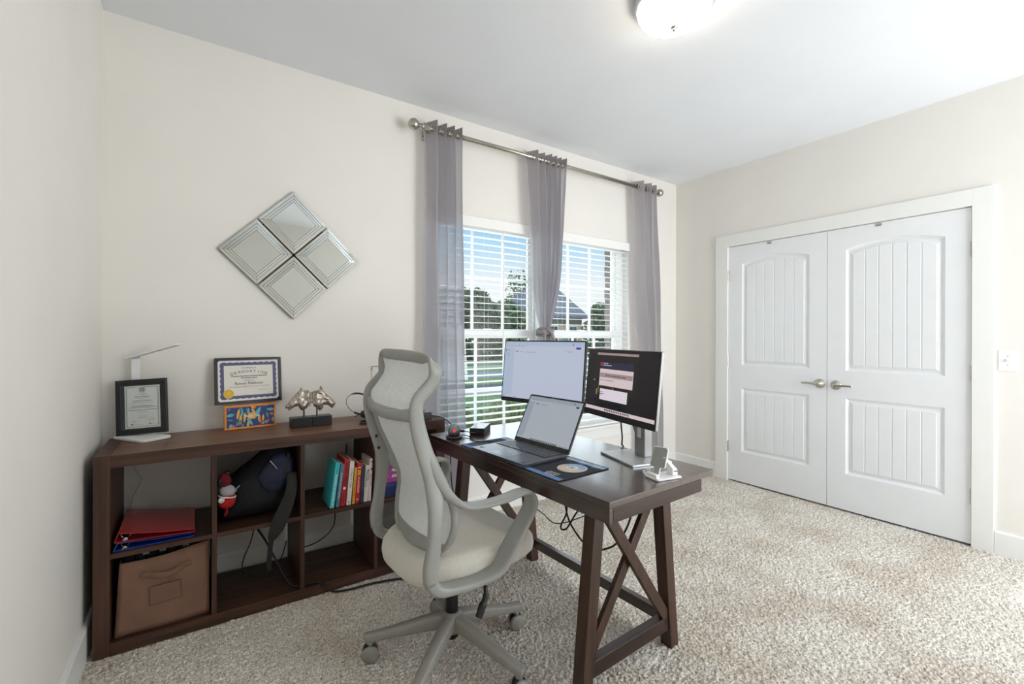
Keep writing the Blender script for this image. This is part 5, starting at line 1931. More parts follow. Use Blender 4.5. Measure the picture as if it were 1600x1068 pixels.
# adapter box
ABM = Matrix.Translation((1.002, 2.428, TZ)) @ Matrix.Rotation(D2R(4), 4, 'Z')
ab = thing('power_adapter', 'black power adapter box with a white port end on the right end of the shelf', 'power adapter', M=ABM)
bm = NB()
prism(bm, rrect(-0.066, 0.066, -0.06, 0.045, 0.004), 0.0005, 0.040, ABM)
mk('adapter_body', bm, mat('adapter_dark', (26, 32, 38), 0.4, var=0.1), ab, bevel=0.002)
bm = NB()
box(bm, 0.0662, 0.0675, -0.05, 0.035, 0.006, 0.034, ABM)
box(bm, 0.030, 0.064, -0.035, -0.010, 0.0401, 0.0415, ABM)
mk('adapter_port_panel', bm, mat('port_grey', (190, 192, 194), 0.5), ab)
bm = NB()
for dy in (-0.03, -0.008, 0.014):
    box(bm, 0.0676, 0.0682, dy, dy + 0.010, 0.012, 0.028, ABM)
mk('adapter_port', bm, BLK, ab)
cable('adapter_plug_cable', 'thick black cable leaning into the adapter box from behind', [(0.985, 2.455, 0.828), (0.968, 2.47, 0.850), (0.935, 2.50, 0.872), (0.87, 2.55, 0.872), (0.83, 2.60, 0.84), (0.81, 2.66, 0.79)], 0.006, RUB)
# wall outlet peeking out beside the chair
ol = thing('wall_outlet', 'small wall plate just left of the chair headrest', 'outlet', (0.79, D, 1.05))
bm = NB()
box(bm, 0.853, 0.925, D - 0.006, D - 0.0003, 0.965, 1.075)
mk('outlet_plate', bm, WALL, ol, bevel=0.003)
bm = NB()
tube(bm, [(0.856, D - 0.008, 1.045), (0.856, D - 0.010, 1.066), (0.868, D - 0.010, 1.070), (0.905, D - 0.010, 1.070)], 0.0016, 6, 3)
mk('cord_clip', bm, mat('clip_bronze', (120, 84, 66), 0.4, 0.6), ol, smooth=True)
bm = NB()
for z in (0.995, 1.04):
    box(bm, 0.872, 0.906, D - 0.0085, D - 0.006, z - 0.014, z + 0.014)
mk('outlet_socket', bm, TRIM, ol, bevel=0.002)

# ------------------------------------------------------------------ inside the shelf
# fabric bin
BINM = mat('brown_bin_fabric', (132, 98, 81), 0.85, var=0.06, nscale=12, bump=0.12, bscale=500)
BIND = mat('brown_bin_seam', (98, 70, 56), 0.9)
bn = thing('storage_bin', 'brown fabric storage bin with a front handle in the lower left compartment', 'storage bin', (-0.128, 2.37, 0.048))
bm = NB()
NBX, NBZ = 20, 14
g = []
for j in range(NBZ + 1):
    row = []
    for i in range(NBX + 1):
        s_, t_ = i / NBX, j / NBZ
        xl, xr = -0.284 + 0.016 * t_, 0.028 - 0.003 * t_
        zt = 0.356 - 0.012 * math.sin(PI * s_) * (1.3 - s_) + 0.010 * s_ - 0.012 * (1 - s_)
        x = xl + (xr - xl) * s_
        z = 0.050 + (zt - 0.050) * t_
        y = 2.372 - 0.007 * math.sin(PI * s_) * math.sin(PI * t_) + 0.006 * (1 - t_) + 0.003 * math.sin(9 * s_ + 6 * t_)
        row.append(bm.verts.new((x, y, z)))
    g.append(row)
for j in range(NBZ):
    for i in range(NBX):
        bm.faces.new((g[j][i], g[j][i + 1], g[j + 1][i + 1], g[j + 1][i]))
for side in (0, NBX):
    bk = [bm.verts.new((g[j][side].co.x, 2.69, g[j][side].co.z * (0.98 if j == NBZ else 1))) for j in range(NBZ + 1)]
    for j in range(NBZ):
        bm.faces.new((g[j][side], bk[j], bk[j + 1], g[j + 1][side]))
b0_ = [bm.verts.new((x, 2.69, z)) for x, z in ((-0.284, 0.050), (0.028, 0.050), (0.025, 0.345), (-0.268, 0.345))]
bm.faces.new(b0_)
bm.faces.new((g[0][0], g[0][NBX], b0_[1], b0_[0]))
bmesh.ops.recalc_face_normals(bm, faces=bm.faces)
mk('bin_body', bm, BINM, bn, smooth=True, solid=0.004)
bm = NB()
tb = [(-0.178, 0.2845), (-0.15, 0.2720), (-0.12, 0.2665), (-0.09, 0.2705), (-0.066, 0.279)]
ribbon(bm, [(-0.205, 2.366, 0.279, 0, 0, 1, 0.012, 0.0015), (-0.178, 2.361, 0.279, 0, 0, 1, 0.012, 0.0015), (-0.150, 2.347, 0.274, 0, 0.2, 1, 0.0115, 0.003), (-0.120, 2.342, 0.272, 0, 0.2, 1, 0.0115, 0.0035), (-0.090, 2.347, 0.276, 0, 0.2, 1, 0.0115, 0.003), (-0.063, 2.361, 0.286, 0, 0, 1, 0.012, 0.0015), (-0.036, 2.366, 0.290, 0, 0, 1, 0.013, 0.0015)], 5, seg=10)
mk('bin_handle', bm, mat('brown_bin_strap', (126, 92, 75), 0.85, var=0.06), bn, smooth=True)
lbm = frameM((-0.123, 2.3615, 0.192), (1, 0, 0.03), (0, 0.0, 1))
dl = []
for a_, b2, c_, d_ in ((-0.053, 0.053, 0.0365, 0.038), (-0.053, 0.053, -0.038, -0.0365), (-0.053, -0.0515, -0.038, 0.038), (0.0515, 0.053, -0.038, 0.038)):
    dl.append((quad(a_, b2, c_, d_), 1, 1))
dl.append((quad(-0.050, 0.050, -0.035, 0.035), 0, 0))
decal('bin_label_pocket', dl, [mat('bin_pocket', (122, 90, 76), 0.6, var=0.04), BIND], bn, lbm, 0.0008)
# dark folded things inside the bin
ct = thing('bin_contents', 'dark folded fabric items piled inside the brown bin', 'fabric', (-0.12, 2.5, 0.1))
bm = NB()
for k in range(7):
    x = -0.25 + k * 0.036
    ribbon(bm, [(x, 2.44, 0.28, 1, 0, 0, 0.016, 0.02), (x + 0.005, 2.44, 0.350 + 0.006 * math.sin(k * 2), 1, 0, 0, 0.017, 0.016), (x, 2.50, 0.362, 1, 0, 0, 0.018, 0.012), (x, 2.62, 0.345, 1, 0, 0, 0.018, 0.02)], 4, seg=10)
mk('folded_cloth', bm, mat('dark_cloth', (24, 25, 30), 0.9, var=0.2), ct, smooth=True)
bm = NB()
for x in (-0.190, -0.135, -0.055):
    box(bm, x - 0.011, x + 0.011, 2.412, 2.416, 0.345, 0.366)
mk('cloth_tag', bm, mat('grey_tag', (130, 132, 136), 0.8, var=0.2, nscale=200), ct)


# binders
def binder(label, z0, z1, zr, col, x0, x1, y0, y1, rot, seed):
    M = Matrix.Translation((x0, y0, 0)) @ Matrix.Rotation(rot, 4, 'Z')
    t_ = thing('ring_binder', label, 'binder', M=Matrix.Translation((x0, y0, z0)) @ Matrix.Rotation(rot, 4, 'Z'), group='ring binders in the upper left compartment')
    L, Dp, th = x1 - x0, y1 - y0, 0.003
    rise, sl = z1 - z0, zr
    mt = mat('vinyl_' + col[0], col[1], 0.22, var=0.03, coat=0.4)
    FM = M @ frameM((0, Dp, 0), (1, 0, 0), (0, 0, 1))
    bm = NB()
    prism(bm, [(0.002, z0), (L, z0 + seed), (L, z0 + seed + th), (0.0, z0 + th)], 0, Dp, FM)
    mk('bottom_cover', bm, mt, t_, bevel=0.0012)
    bm = NB()
    prism(bm, [(0.012, z1 - th), (L * 0.5, (z1 + sl) / 2 - th - 0.003), (L - 0.002, sl - th), (L - 0.002, sl), (L * 0.5, (z1 + sl) / 2 - 0.003), (0.012, z1)], 0, Dp, FM)
    mk('top_cover', bm, mt, t_, bevel=0.0012)
    bm = NB()
    prism(bm, [(0.0, z0 + th), (0.003, z0 + th), (0.015, z1 - th), (0.012, z1 - th)], 0, Dp, FM)
    mk('spine', bm, mt, t_)
    for yy in (0.03, 0.14, 0.25):
        bm = NB()
        cx_, cz_, rr = 0.034, (z0 + z1) / 2, (z1 - z0) / 2 * 0.72
        pts = [tuple(M @ Vector((cx_ + 1.1 * rr * math.cos(a), yy, cz_ + rr * math.sin(a)))) for a in [2 * PI * k / 16 for k in range(16)]]
        tube(bm, pts, 0.0013, 6, 1, True, False)
        mk('ring', bm, CHROME, t_, smooth=True)
    bm = NB()
    box(bm, 0.026, 0.042, 0.008, Dp - 0.02, z0 + th, z0 + th + 0.004, M)
    lathe(bm, [(0.006, 0), (0.006, 0.003), (0, 0.004)], 12, M @ axM((0.036, 0.006, z0 + th + 0.006), (0, -1, 0)))
    mk('ring_plate', bm, CHROME, t_)


binder('blue ring binder lying under the red binder', 0.3985, 0.431, 0.4155, ('blue', (30, 66, 158)), -0.2885, -0.027, 2.362, 2.668, D2R(0.0), 0.0)
binder('red ring binder lying on top of the blue binder', 0.4335, 0.472, 0.4300, ('red', (170, 28, 36)), -0.2855, -0.022, 2.358, 2.660, D2R(0.5), -0.0155)

# backpack
BP = [(0.058, 0.405), (0.058, 0.503), (0.100, 0.58), (0.144, 0.618), (0.19, 0.652), (0.229, 0.685), (0.265, 0.715), (0.318, 0.726), (0.376, 0.722), (0.380, 0.56), (0.378, 0.405), (0.34, 0.400), (0.26, 0.399), (0.164, 0.399), (0.108, 0.399)]
bk = thing('backpack', 'dark navy backpack stuffed diagonally into the second compartment', 'backpack', (0.22, 2.50, 0.398))
NAVY = mat('backpack_black', (18, 20, 26), 0.8, var=0.15, bump=0.2, bscale=300)
NAVY2 = mat('backpack_navy', (28, 36, 60), 0.75, var=0.15, bump=0.2, bscale=300)
STRAPM = mat('backpack_strap', (38, 37, 37), 0.85, var=0.12, bump=0.2, bscale=300)
bm = NB()
pillow(bm, BP, 2.52, 0.115, 0.008, 0.11, 11, 3)
mk('backpack_body', bm, NAVY, bk, smooth=True)
PK = [(0.208, 0.595), (0.243, 0.642), (0.275, 0.687), (0.324, 0.692), (0.366, 0.664), (0.372, 0.602), (0.349, 0.561), (0.31, 0.515), (0.26, 0.508), (0.228, 0.545)]
bm = NB()
pillow(bm, PK, 2.425, 0.032, 0.006, 0.035, 18, 5)
mk('backpack_pocket', bm, NAVY2, bk, smooth=True)
bm = NB()
tube(bm, [(0.262, 2.389, 0.672), (0.278, 2.386, 0.650), (0.296, 2.387, 0.625)], 0.0018, 6)
mk('zip', bm, CHROME, bk, smooth=True)
bm = NB()
tube(bm, [(0.345, 2.41, 0.69), (0.330, 2.398, 0.63), (0.318, 2.398, 0.57)], 0.008, 8)
mk('pocket_webbing', bm, STRAPM, bk, smooth=True)
bm = NB()
ribbon(bm, [(0.355, 2.39, 0.60, 1, 0, 0.2, 0.022, 0.008), (0.352, 2.365, 0.54, 1, 0, 0.2, 0.024, 0.008), (0.335, 2.346, 0.485, 1, 0, 0.3, 0.028, 0.009), (0.310, 2.334, 0.43, 1, 0, 0.3, 0.031, 0.009), (0.285, 2.328, 0.375, 1, 0, 0.35, 0.030, 0.009), (0.268, 2.330, 0.335, 1, 0, 0.3, 0.020, 0.008), (0.262, 2.334, 0.315, 1, 0, 0.1, 0.010, 0.004)], 5, seg=12)
mk('shoulder_strap', bm, STRAPM, bk, smooth=True)
bm = NB()
ribbon(bm, [(0.264, 2.334, 0.322, 1, 0, 0, 0.011, 0.0015), (0.260, 2.337, 0.29, 1, 0, 0, 0.011, 0.0015), (0.257, 2.340, 0.24, 1, 0, 0, 0.011, 0.0015), (0.253, 2.342, 0.18, 1, 0, 0, 0.011, 0.0015)], 4, seg=8)
mk('strap_webbing', bm, BLK, bk, smooth=True)
bm = NB()
LGM = frameM((0.136, 2.418, 0.560), (0.8, 0.0, 0.6), (-0.6, -0.35, 0.8))
for q_ in ([(-0.012, -0.002), (0.012, 0.0), (0.012, 0.005), (-0.012, 0.004)], [(-0.018, -0.018), (-0.006, -0.016), (-0.008, -0.002), (-0.014, -0.002)], [(-0.004, -0.026), (0.004, -0.024), (0.004, -0.018), (-0.004, -0.018)]):
    prism(bm, q_, -0.002, 0.001, LGM)
mk('backpack_logo', bm, mat('logo_grey', (150, 156, 170), 0.6), bk)

# knitted gnome ornament
gn = thing('gnome_ornament', 'red knitted gnome ornament with white beard and pompom hanging beside the backpack', 'ornament', (0.085, 2.385, 0.54))
KR = mat('knit_red', (196, 26, 34), 0.9, var=0.15, nscale=150, bump=0.6, bscale=260)
KRD = mat('knit_dark_red', (110, 14, 26), 0.9, var=0.2, nscale=120, bump=0.5, bscale=260)
KW = mat('knit_white', (226, 226, 224), 0.95, var=0.05, bump=0.5, bscale=300)


def ball(bm, c, r, s=(1, 1, 1), rot=None, seg=20):
    M = Matrix.Translation(c)
    if rot is not None: M = M @ rot
    M = M @ Matrix.Diagonal((s[0], s[1], s[2], 1))
    lathe(bm, [(0 if k in (0, 10) else r * math.sin(PI * k / 10), -r * math.cos(PI * k / 10)) for k in range(11)], seg, M)


bm = NB()
ball(bm, (0.0925, 2.385, 0.520), 0.0345, (1, 0.85, 1.0))
mk('red_hat', bm, KR, gn, smooth=True)
bm = NB()
ball(bm, (0.0945, 2.388, 0.562), 0.0325, (1.0, 0.85, 0.85), Matrix.Rotation(0.4, 4, 'Y'))
mk('beard', bm, mat('knit_grey_white', (176, 178, 182), 0.95, var=0.08, bump=0.5, bscale=300), gn, smooth=True)
bm = NB()
pts = [(0.0935 + 0.0325 * math.cos(a), 2.385 + 0.0285 * math.sin(a), 0.540 - 0.007 * math.cos(a)) for a in [2 * PI * k / 16 for k in range(16)]]
tube(bm, pts, 0.0035, 8, 1, True, False)
mk('hat_brim', bm, KW, gn, smooth=True)
bm = NB()
ball(bm, (0.084, 2.392, 0.607), 0.027, (0.95, 0.85, 1.3), Matrix.Rotation(-0.1, 4, 'Y'))
mk('body', bm, KRD, gn, smooth=True)
bm = NB()
ball(bm, (0.094, 2.390, 0.642), 0.0105, (1.1, 1, 0.9))
ball(bm, (0.066, 2.378, 0.605), 0.0135, (0.8, 0.8, 1.5))
mk('boot', bm, BLK, gn, smooth=True)
bm = NB()
ball(bm, (0.071, 2.352, 0.534), 0.0120)
mk('pompom', bm, KW, gn, smooth=True)
bm = NB()
tube(bm, [(0.092, 2.362, 0.500), (0.090, 2.360, 0.482), (0.083, 2.362, 0.468), (0.087, 2.362, 0.461), (0.093, 2.361, 0.472), (0.093, 2.360, 0.490)], 0.0016, 6, 5)
mk('hanging_loop', bm, KR, gn, smooth=True)

# books
BOOKS = [
    # name, label, xbottom, width, dx lean, height, depth, colour, page, spine texts [(text, size, frac height, colour, sx)], back col
    ('teal hardback book at the left end of the row', 0.5225, 0.0205, 0.030, 0.225, 0.165, (72, 200, 208), [('FIRST STEPS TO', 0.008, 0.86, (30, 110, 120)), ('PROVIDING IN SCHOOL OF', 0.0125, 0.40, (225, 240, 240))]),
    ('blue grey paperback second from the left in the row', 0.5505, 0.0180, 0.026, 0.214, 0.150, (92, 122, 148), [('COLLECTED NOTES ON TEACHING', 0.008, 0.50, (205, 215, 225))]),
    ('thick red book with black capitals on its spine', 0.5735, 0.0215, 0.0225, 0.236, 0.165, (186, 34, 42), [('WORK TRIBES', 0.0185, 0.68, (60, 12, 16)), ('SHAWN MURPHY', 0.0065, 0.20, (110, 16, 22))]),
    ('white book between the red book and the thin yellow book', 0.6025, 0.0215, 0.019, 0.222, 0.155, (224, 221, 214), [('ULTIMATE TEAM', 0.013, 0.62, (150, 150, 150))]),
    ('thin yellow book in the row', 0.6310, 0.0120, 0.0135, 0.186, 0.140, (216, 166, 52), [('THE FIVE DYSFUNCTIONS', 0.0068, 0.45, (160, 110, 30))]),
    ('red book with a white title and yellow square on its spine', 0.6445, 0.0215, 0.0145, 0.207, 0.165, (192, 30, 40), [('IN LEADERSHIP', 0.0120, 0.46, (236, 200, 196)), ('52', 0.011, 0.10, (240, 225, 220))]),
    ('thin dark blue book right of the red one', 0.6695, 0.0140, 0.011, 0.190, 0.140, (38, 58, 84), [('TAKE THE LEAD', 0.007, 0.5, (90, 115, 145))]),
    ('white paperback with black title near the right end', 0.6885, 0.0205, 0.011, 0.190, 0.135, (216, 208, 200), [('EMOTIONAL', 0.0105, 0.73, (34, 34, 38)), ('INTELLIGENCE 2.0', 0.0105, 0.64, (34, 34, 38))]),
    ('tall pale pink book with a red mark at the right end of the row', 0.7115, 0.0150, 0.009, 0.222, 0.150, (222, 206, 200), [('STRENGTHS FINDER', 0.0070, 0.5, (150, 120, 116))]),
]
PAGES = mat('book_pages', (222, 206, 176), 0.9, var=0.06, nscale=400, stretch=(1, 0.05, 1))
for k, (lab, xb, wd, dx, ht, dp, col, tx) in enumerate(BOOKS):
    lean = math.atan2(dx, ht)
    M = Matrix.Translation((xb, 2.362, 0.3985 + 0.0004)) @ Matrix.Rotation(lean, 4, 'Y') @ Matrix.Translation((0, 0, 0.0 + wd * math.sin(lean)))
    t_ = thing('book', lab, 'book', M=M, group='books in the third compartment')
    cm_ = mat('book_cover_%d' % k, col, 0.45, var=0.04)
    bm = NB()
    ht_ = ht / math.cos(lean) - 0.004
    box(bm, 0, wd, 0, 0.002, 0, ht_, M)
    box(bm, 0, 0.0018, 0.002, dp, 0, ht_, M)
    box(bm, wd - 0.0018, wd, 0.002, dp, 0, ht_, M)
    mk('cover', bm, cm_, t_, bevel=0.0006)
    bm = NB()
    box(bm, 0.002, wd - 0.002, 0.003, dp - 0.004, 0.003, ht_ - (0.006 if k in (0, 2, 5) else 0.0015), M)
    mk('pages', bm, PAGES, t_)
    for j, (s_, sz, fz, c_) in enumerate(tx):
        offx = wd / 2 + (0.0048 if s_ == 'EMOTIONAL' else (-0.0044 if s_.startswith('INTELL') else 0))
        TM = M @ Matrix.Translation((offx, -0.0003, ht_ * fz)) @ frameM((0, 0, 0), (0, 0, -1), (1, 0, 0))
        if s_ == '52': TM = M @ Matrix.Translation((offx, -0.0003, ht_ * fz)) @ frameM((0, 0, 0), (1, 0, 0), (0, 0, 1))
        txt('spine_title', s_, sz, mat('title_%d_%d' % (k, j), c_, 0.6), t_, TM, bold=0.0002)
    FMb = M @ frameM((0, -0.0001, 0), (1, 0, 0), (0, 0, 1))
    if k == 5:
        decal('spine_patch', [(quad(0.003, wd - 0.003, ht_ * 0.70, ht_ * 0.83), 0, 0), (quad(0.003, wd - 0.003, ht_ * 0.88, ht_ * 0.90), 1, 0)], [mat('patch_yellow', (214, 160, 60), 0.5), PAPER], t_, FMb, 0.0003)
    if k == 2:
        decal('spine_patch', [(rrect(0.005, wd - 0.005, ht_ * 0.355, ht_ * 0.405, 0.003, 3), 0, 0)], [PAPER], t_, FMb, 0.0003)
    if k == 3:
        decal('spine_patch', [([(wd / 2, ht_ * 0.05), (wd / 2 + 0.004, ht_ * 0.07), (wd / 2, ht_ * 0.09), (wd / 2 - 0.004, ht_ * 0.07)], 0, 0)], [INK], t_, FMb, 0.0003)
    if k == 8:
        decal('spine_patch', [(quad(wd - 0.006, wd - 0.001, ht_ * 0.90, ht_ * 0.95), 0, 0), (quad(wd - 0.008, wd - 0.001, ht_ * 0.72, ht_ * 0.78), 0, 0)], [RED], t_, FMb, 0.0003)

# boxes in the fourth compartment
PU = mat('purple_swirl_card', (92, 50, 150), 0.35, rgb2=(214, 92, 150), nscale=9, coat=0.3)
px0 = CX[3] + 0.006
t_ = thing('activity_box', 'purple and pink patterned box standing on the blue box in the fourth compartment', 'box', (0.87, 2.45, 0.47))
bm = NB()
box(bm, px0 + 0.002, px0 + 0.262, 2.372, 2.52, 0.4725, 0.600)
mk('box_body', bm, PU, t_, bevel=0.001)
dl = []
FM4 = frameM((px0, 2.3718, 0.4725), (1, 0, 0), (0, 0, 1))
dl += [([(0.075, 0.06), (0.125, 0.05), (0.12, 0.10), (0.09, 0.095)], 0, 0), ([(0.03, 0.02), (0.045, 0.10), (0.06, 0.03)], 1, 0)]
for k in range(5): dl.append(([(0.075 + 0.014 * k, 0.028), (0.083 + 0.014 * k, 0.024), (0.092 + 0.014 * k, 0.040), (0.086 + 0.014 * k, 0.042)], 2, 1))
decal('box_print', dl, [mat('print_cream', (236, 214, 196), 0.4), mat('print_pink', (226, 96, 150), 0.4), PAPER], t_, FM4, 0.0003)
t_ = thing('game_box', 'blue box lying under the purple patterned box in the fourth compartment', 'box', (0.87, 2.45, 0.398))
bm = NB()
box(bm, px0, px0 + 0.27, 2.366, 2.60, 0.3985, 0.4715)
mk('box_body', bm, mat('deep_blue_card', (18, 44, 96), 0.3, var=0.15, coat=0.3), t_, bevel=0.001)
bm = NB()
box(bm, px0 + 0.001, px0 + 0.269, 2.3655, 2.3660, 0.452, 0.470)
mk('lid_edge', bm, mat('lid_blue', (52, 62, 130), 0.3), t_)

# cables in and around the shelf
cable('shelf_cable', 'thin black cable looping down in the second lower compartment', [(0.222, 2.72, 0.40), (0.218, 2.60, 0.325), (0.198, 2.52, 0.268), (0.168, 2.50, 0.202), (0.160, 2.50, 0.152), (0.186, 2.50, 0.114), (0.238, 2.50, 0.098), (0.292, 2.50, 0.112), (0.33, 2.52, 0.15), (0.36, 2.58, 0.20)], 0.0026, RUB)
cable('extension_cable', 'thick black power cord running from the shelf across the carpet', [(0.205, 2.60, 0.400), (0.211, 2.50, 0.352), (0.250, 2.43, 0.285), (0.283, 2.41, 0.210), (0.312, 2.40, 0.142), (0.343, 2.39, 0.078), (0.372, 2.378, 0.056), (0.42, 2.372, 0.054), (0.47, 2.36, 0.053), (0.50, 2.330, 0.040), (0.53, 2.315, 0.012), (0.60, 2.295, 0.008), (0.70, 2.288, 0.008), (0.82, 2.26, 0.008), (0.933, 2.217, 0.008), (1.05, 2.24, 0.008), (1.2, 2.45, 0.006), (1.25, 2.7, 0.03)], 0.0052, RUB)
cable('shelf_cable', 'thin black cable hanging in the third lower compartment', [(0.70, 2.745, 0.62), (0.692, 2.745, 0.50), (0.66, 2.744, 0.36), (0.628, 2.70, 0.286), (0.600, 2.62, 0.207), (0.528, 2.60, 0.156), (0.45, 2.60, 0.139), (0.42, 2.62, 0.15), (0.412, 2.72, 0.12)], 0.0028, RUB)
cable('lamp_cord', 'thin white lamp cord on the wall inside the upper left compartment', [(-0.262, 2.757, 0.785), (-0.262, 2.757, 0.66), (-0.255, 2.757, 0.62), (-0.235, 2.757, 0.575), (-0.252, 2.757, 0.53), (-0.270, 2.757, 0.48), (-0.272, 2.757, 0.40)], 0.0018, mat('cord_white', (196, 196, 192), 0.5))
# cables hanging under the desk
cable('desk_cable', 'thin black cable sagging under the desk towards the curtain', [(1.50, 2.02, 0.50), (1.45, 1.9125, 0.372), (1.45, 1.83, 0.342), (1.45, 1.755, 0.326), (1.46, 1.68, 0.350), (1.48, 1.60, 0.395), (1.50, 1.50, 0.46), (1.50, 1.42, 0.56), (1.50, 1.38, 0.676)], 0.0026, RUB)
cable('desk_cable', 'thick black cable hanging in a loop below the desk', [(1.44, 1.655, 0.676), (1.445, 1.650, 0.47), (1.45, 1.660, 0.40), (1.45, 1.695, 0.340), (1.45, 1.693, 0.316), (1.45, 1.655, 0.333), (1.46, 1.615, 0.40), (1.47, 1.585, 0.46), (1.48, 1.55, 0.60), (1.48, 1.54, 0.676)], 0.0042, RUB)
cable('desk_cable', 'black cable curving behind the crossed legs at the near end of the desk', [(1.47, 1.24, 0.676), (1.455, 1.262, 0.53), (1.45, 1.280, 0.47), (1.45, 1.315, 0.410), (1.45, 1.37, 0.352), (1.44, 1.46, 0.31), (1.44, 1.56, 0.33), (1.45, 1.66, 0.42), (1.46, 1.70, 0.676)], 0.0042, RUB)
cable('desk_cable', 'black cable dropping behind the far left desk leg', [(1.12, 2.235, 0.73), (1.125, 2.245, 0.60), (1.14, 2.25, 0.42), (1.20, 2.26, 0.22), (1.32, 2.30, 0.06), (1.50, 2.38, 0.010), (1.66, 2.50, 0.008)], 0.0032, RUB)

# ------------------------------------------------------------------ outdoors
GZ = -0.6
LAWN = mat('lawn_grass', (88, 120, 66), 0.95, rgb2=(122, 150, 92), nscale=6, bump=0.4, bscale=60)
ASPH = mat('asphalt_road', (132, 138, 148), 0.9, var=0.08, nscale=20)
CONC = mat('concrete_drive', (168, 166, 158), 0.9, var=0.06)
DRIVE = mat('dark_asphalt', (74, 78, 82), 0.9, var=0.1)


def strip(name, y0, y1, m, z=0.0, x0=-30, x1=90):
    bm = NB()
    box(bm, x0, x1, y0, y1, GZ - 0.3, GZ + z)
    o = mk(name, bm, m)
    o['kind'] = 'structure'


strip('lawn', 3.1, 120, LAWN)
strip('driveway', 12.3, 13.4, CONC, 0.02)
strip('driveway', 13.5, 15.0, DRIVE, 0.02)
strip('road', 17.6, 20.2, ASPH, 0.02)
strip('sidewalk', 23.2, 24.6, CONC, 0.02)
strip('driveway', 27.0, 30.5, CONC, 0.02)


def foliage(bm, blobs, n, size, rng, flat=0.0):
    for cx_, cy_, cz_, rx, ry, rz_ in blobs:
        for _ in range(n):
            while True:
                v = Vector((rng.uniform(-1, 1), rng.uniform(-1, 1), rng.uniform(-1, 1)))
                if 0.25 < v.length < 1: break
            v = v.normalized() * (v.length ** 0.4)
            p = Vector((cx_ + v.x * rx, cy_ + v.y * ry, cz_ + v.z * rz_))
            a = Vector((rng.uniform(-1, 1), rng.uniform(-1, 1), rng.uniform(-1, 1))).normalized()
            b_ = a.cross(Vector((rng.uniform(-1, 1), rng.uniform(-1, 1), rng.uniform(-1, 1)))).normalized()
            s_ = size * rng.uniform(0.6, 1.3)
            q_ = [p - a * s_, p - b_ * s_ * 0.5, p + a * s_, p + b_ * s_ * 0.5]
            bm.faces.new([bm.verts.new(t_) for t_ in q_])


def leafmat(name, c1_, c2_):
    m = mat(name, c1_, 0.8, rgb2=c2_, nscale=5)
    add_mix(m, 'ShaderNodeBsdfTranslucent', 0.3).inputs[0].default_value = srgb(*c2_)
    return m


LF1 = leafmat('foliage_dark', (62, 84, 62), (98, 120, 90))
LF2 = leafmat('foliage_mid', (88, 114, 76), (134, 158, 112))
LF3 = leafmat('foliage_yellow', (96, 120, 46), (176, 184, 84))
BARK = mat('tree_bark', (92, 76, 62), 0.9, var=0.2, nscale=8, bump=0.4, bscale=20)


def tree(label, x, y, top, wid, m, seed, n=260, size=0.26, airy=False):
    rng = random.Random(seed)
    t_ = thing('tree', label, 'tree', (x, y, GZ), group='trees across the street')
    bm = NB()
    hgt = top - GZ
    blobs = []
    for k in range(9):
        a = rng.uniform(0, 6.28)
        r_ = rng.uniform(0.1, 0.55) * wid / 2
        zz = GZ + hgt * rng.uniform(0.30, 0.86)
        s_ = wid * rng.uniform(0.22, 0.34) * (0.6 if airy else 1)
        zz = min(zz, top - s_ * 0.8)
        blobs.append((x + r_ * math.cos(a), y + r_ * math.sin(a) * 0.6, zz, s_, s_ * 0.8, s_ * 0.8))
    blobs.append((x, y, top - wid * 0.22, wid * 0.24, wid * 0.2, wid * 0.22))
    foliage(bm, blobs, n, size, rng)
    mk('crown', bm, m, t_)
    bm = NB()
    tube(bm, [(x, y, GZ - 0.1), (x + 0.1, y, GZ + hgt * 0.4), (x, y, GZ + hgt * 0.75)], [0.22, 0.18, 0.1], 8, 3)
    for k in range(4):
        b_ = blobs[k]
        tube(bm, [(x, y, GZ + hgt * 0.35), (b_[0], b_[1], b_[2])], [0.08, 0.04], 6, 2)
    mk('trunk', bm, BARK, t_)


tree('green tree at the left edge of the left window across the street', 13.6, 30.5, 4.9, 5.6, LF2, 1)
tree('dark green tree left of the window middle across the street', 17.2, 30.0, 4.9, 4.4, LF1, 2)
tree('mid green tree beside the far house', 20.4, 30.5, 4.1, 4.6, LF2, 3)
tree('low tree in front of the left end of the far house roof', 24.2, 45.5, 6.8, 5.0, LF2, 4)
tree('thin airy tree rising above the far house roof', 33.5, 48.0, 10.0, 6.0, LF2, 5, 60, 0.22, True)
tree('round green tree just right of the far house', 34.8, 34.5, 4.9, 4.4, LF2, 6)
tree('dark green tree near the right edge of the right window', 35.5, 32.0, 4.4, 6.0, LF1, 7)
tree('dark tree outside the right window by the brick', 40.5, 35.0, 4.8, 6.0, LF1, 8)
tree('tall dark tree hidden behind the left curtain', 8.5, 31.0, 5.6, 6.0, LF1, 9)
tree('bushy tree behind the left curtain', 2.5, 31.0, 5.0, 6.0, LF2, 10)

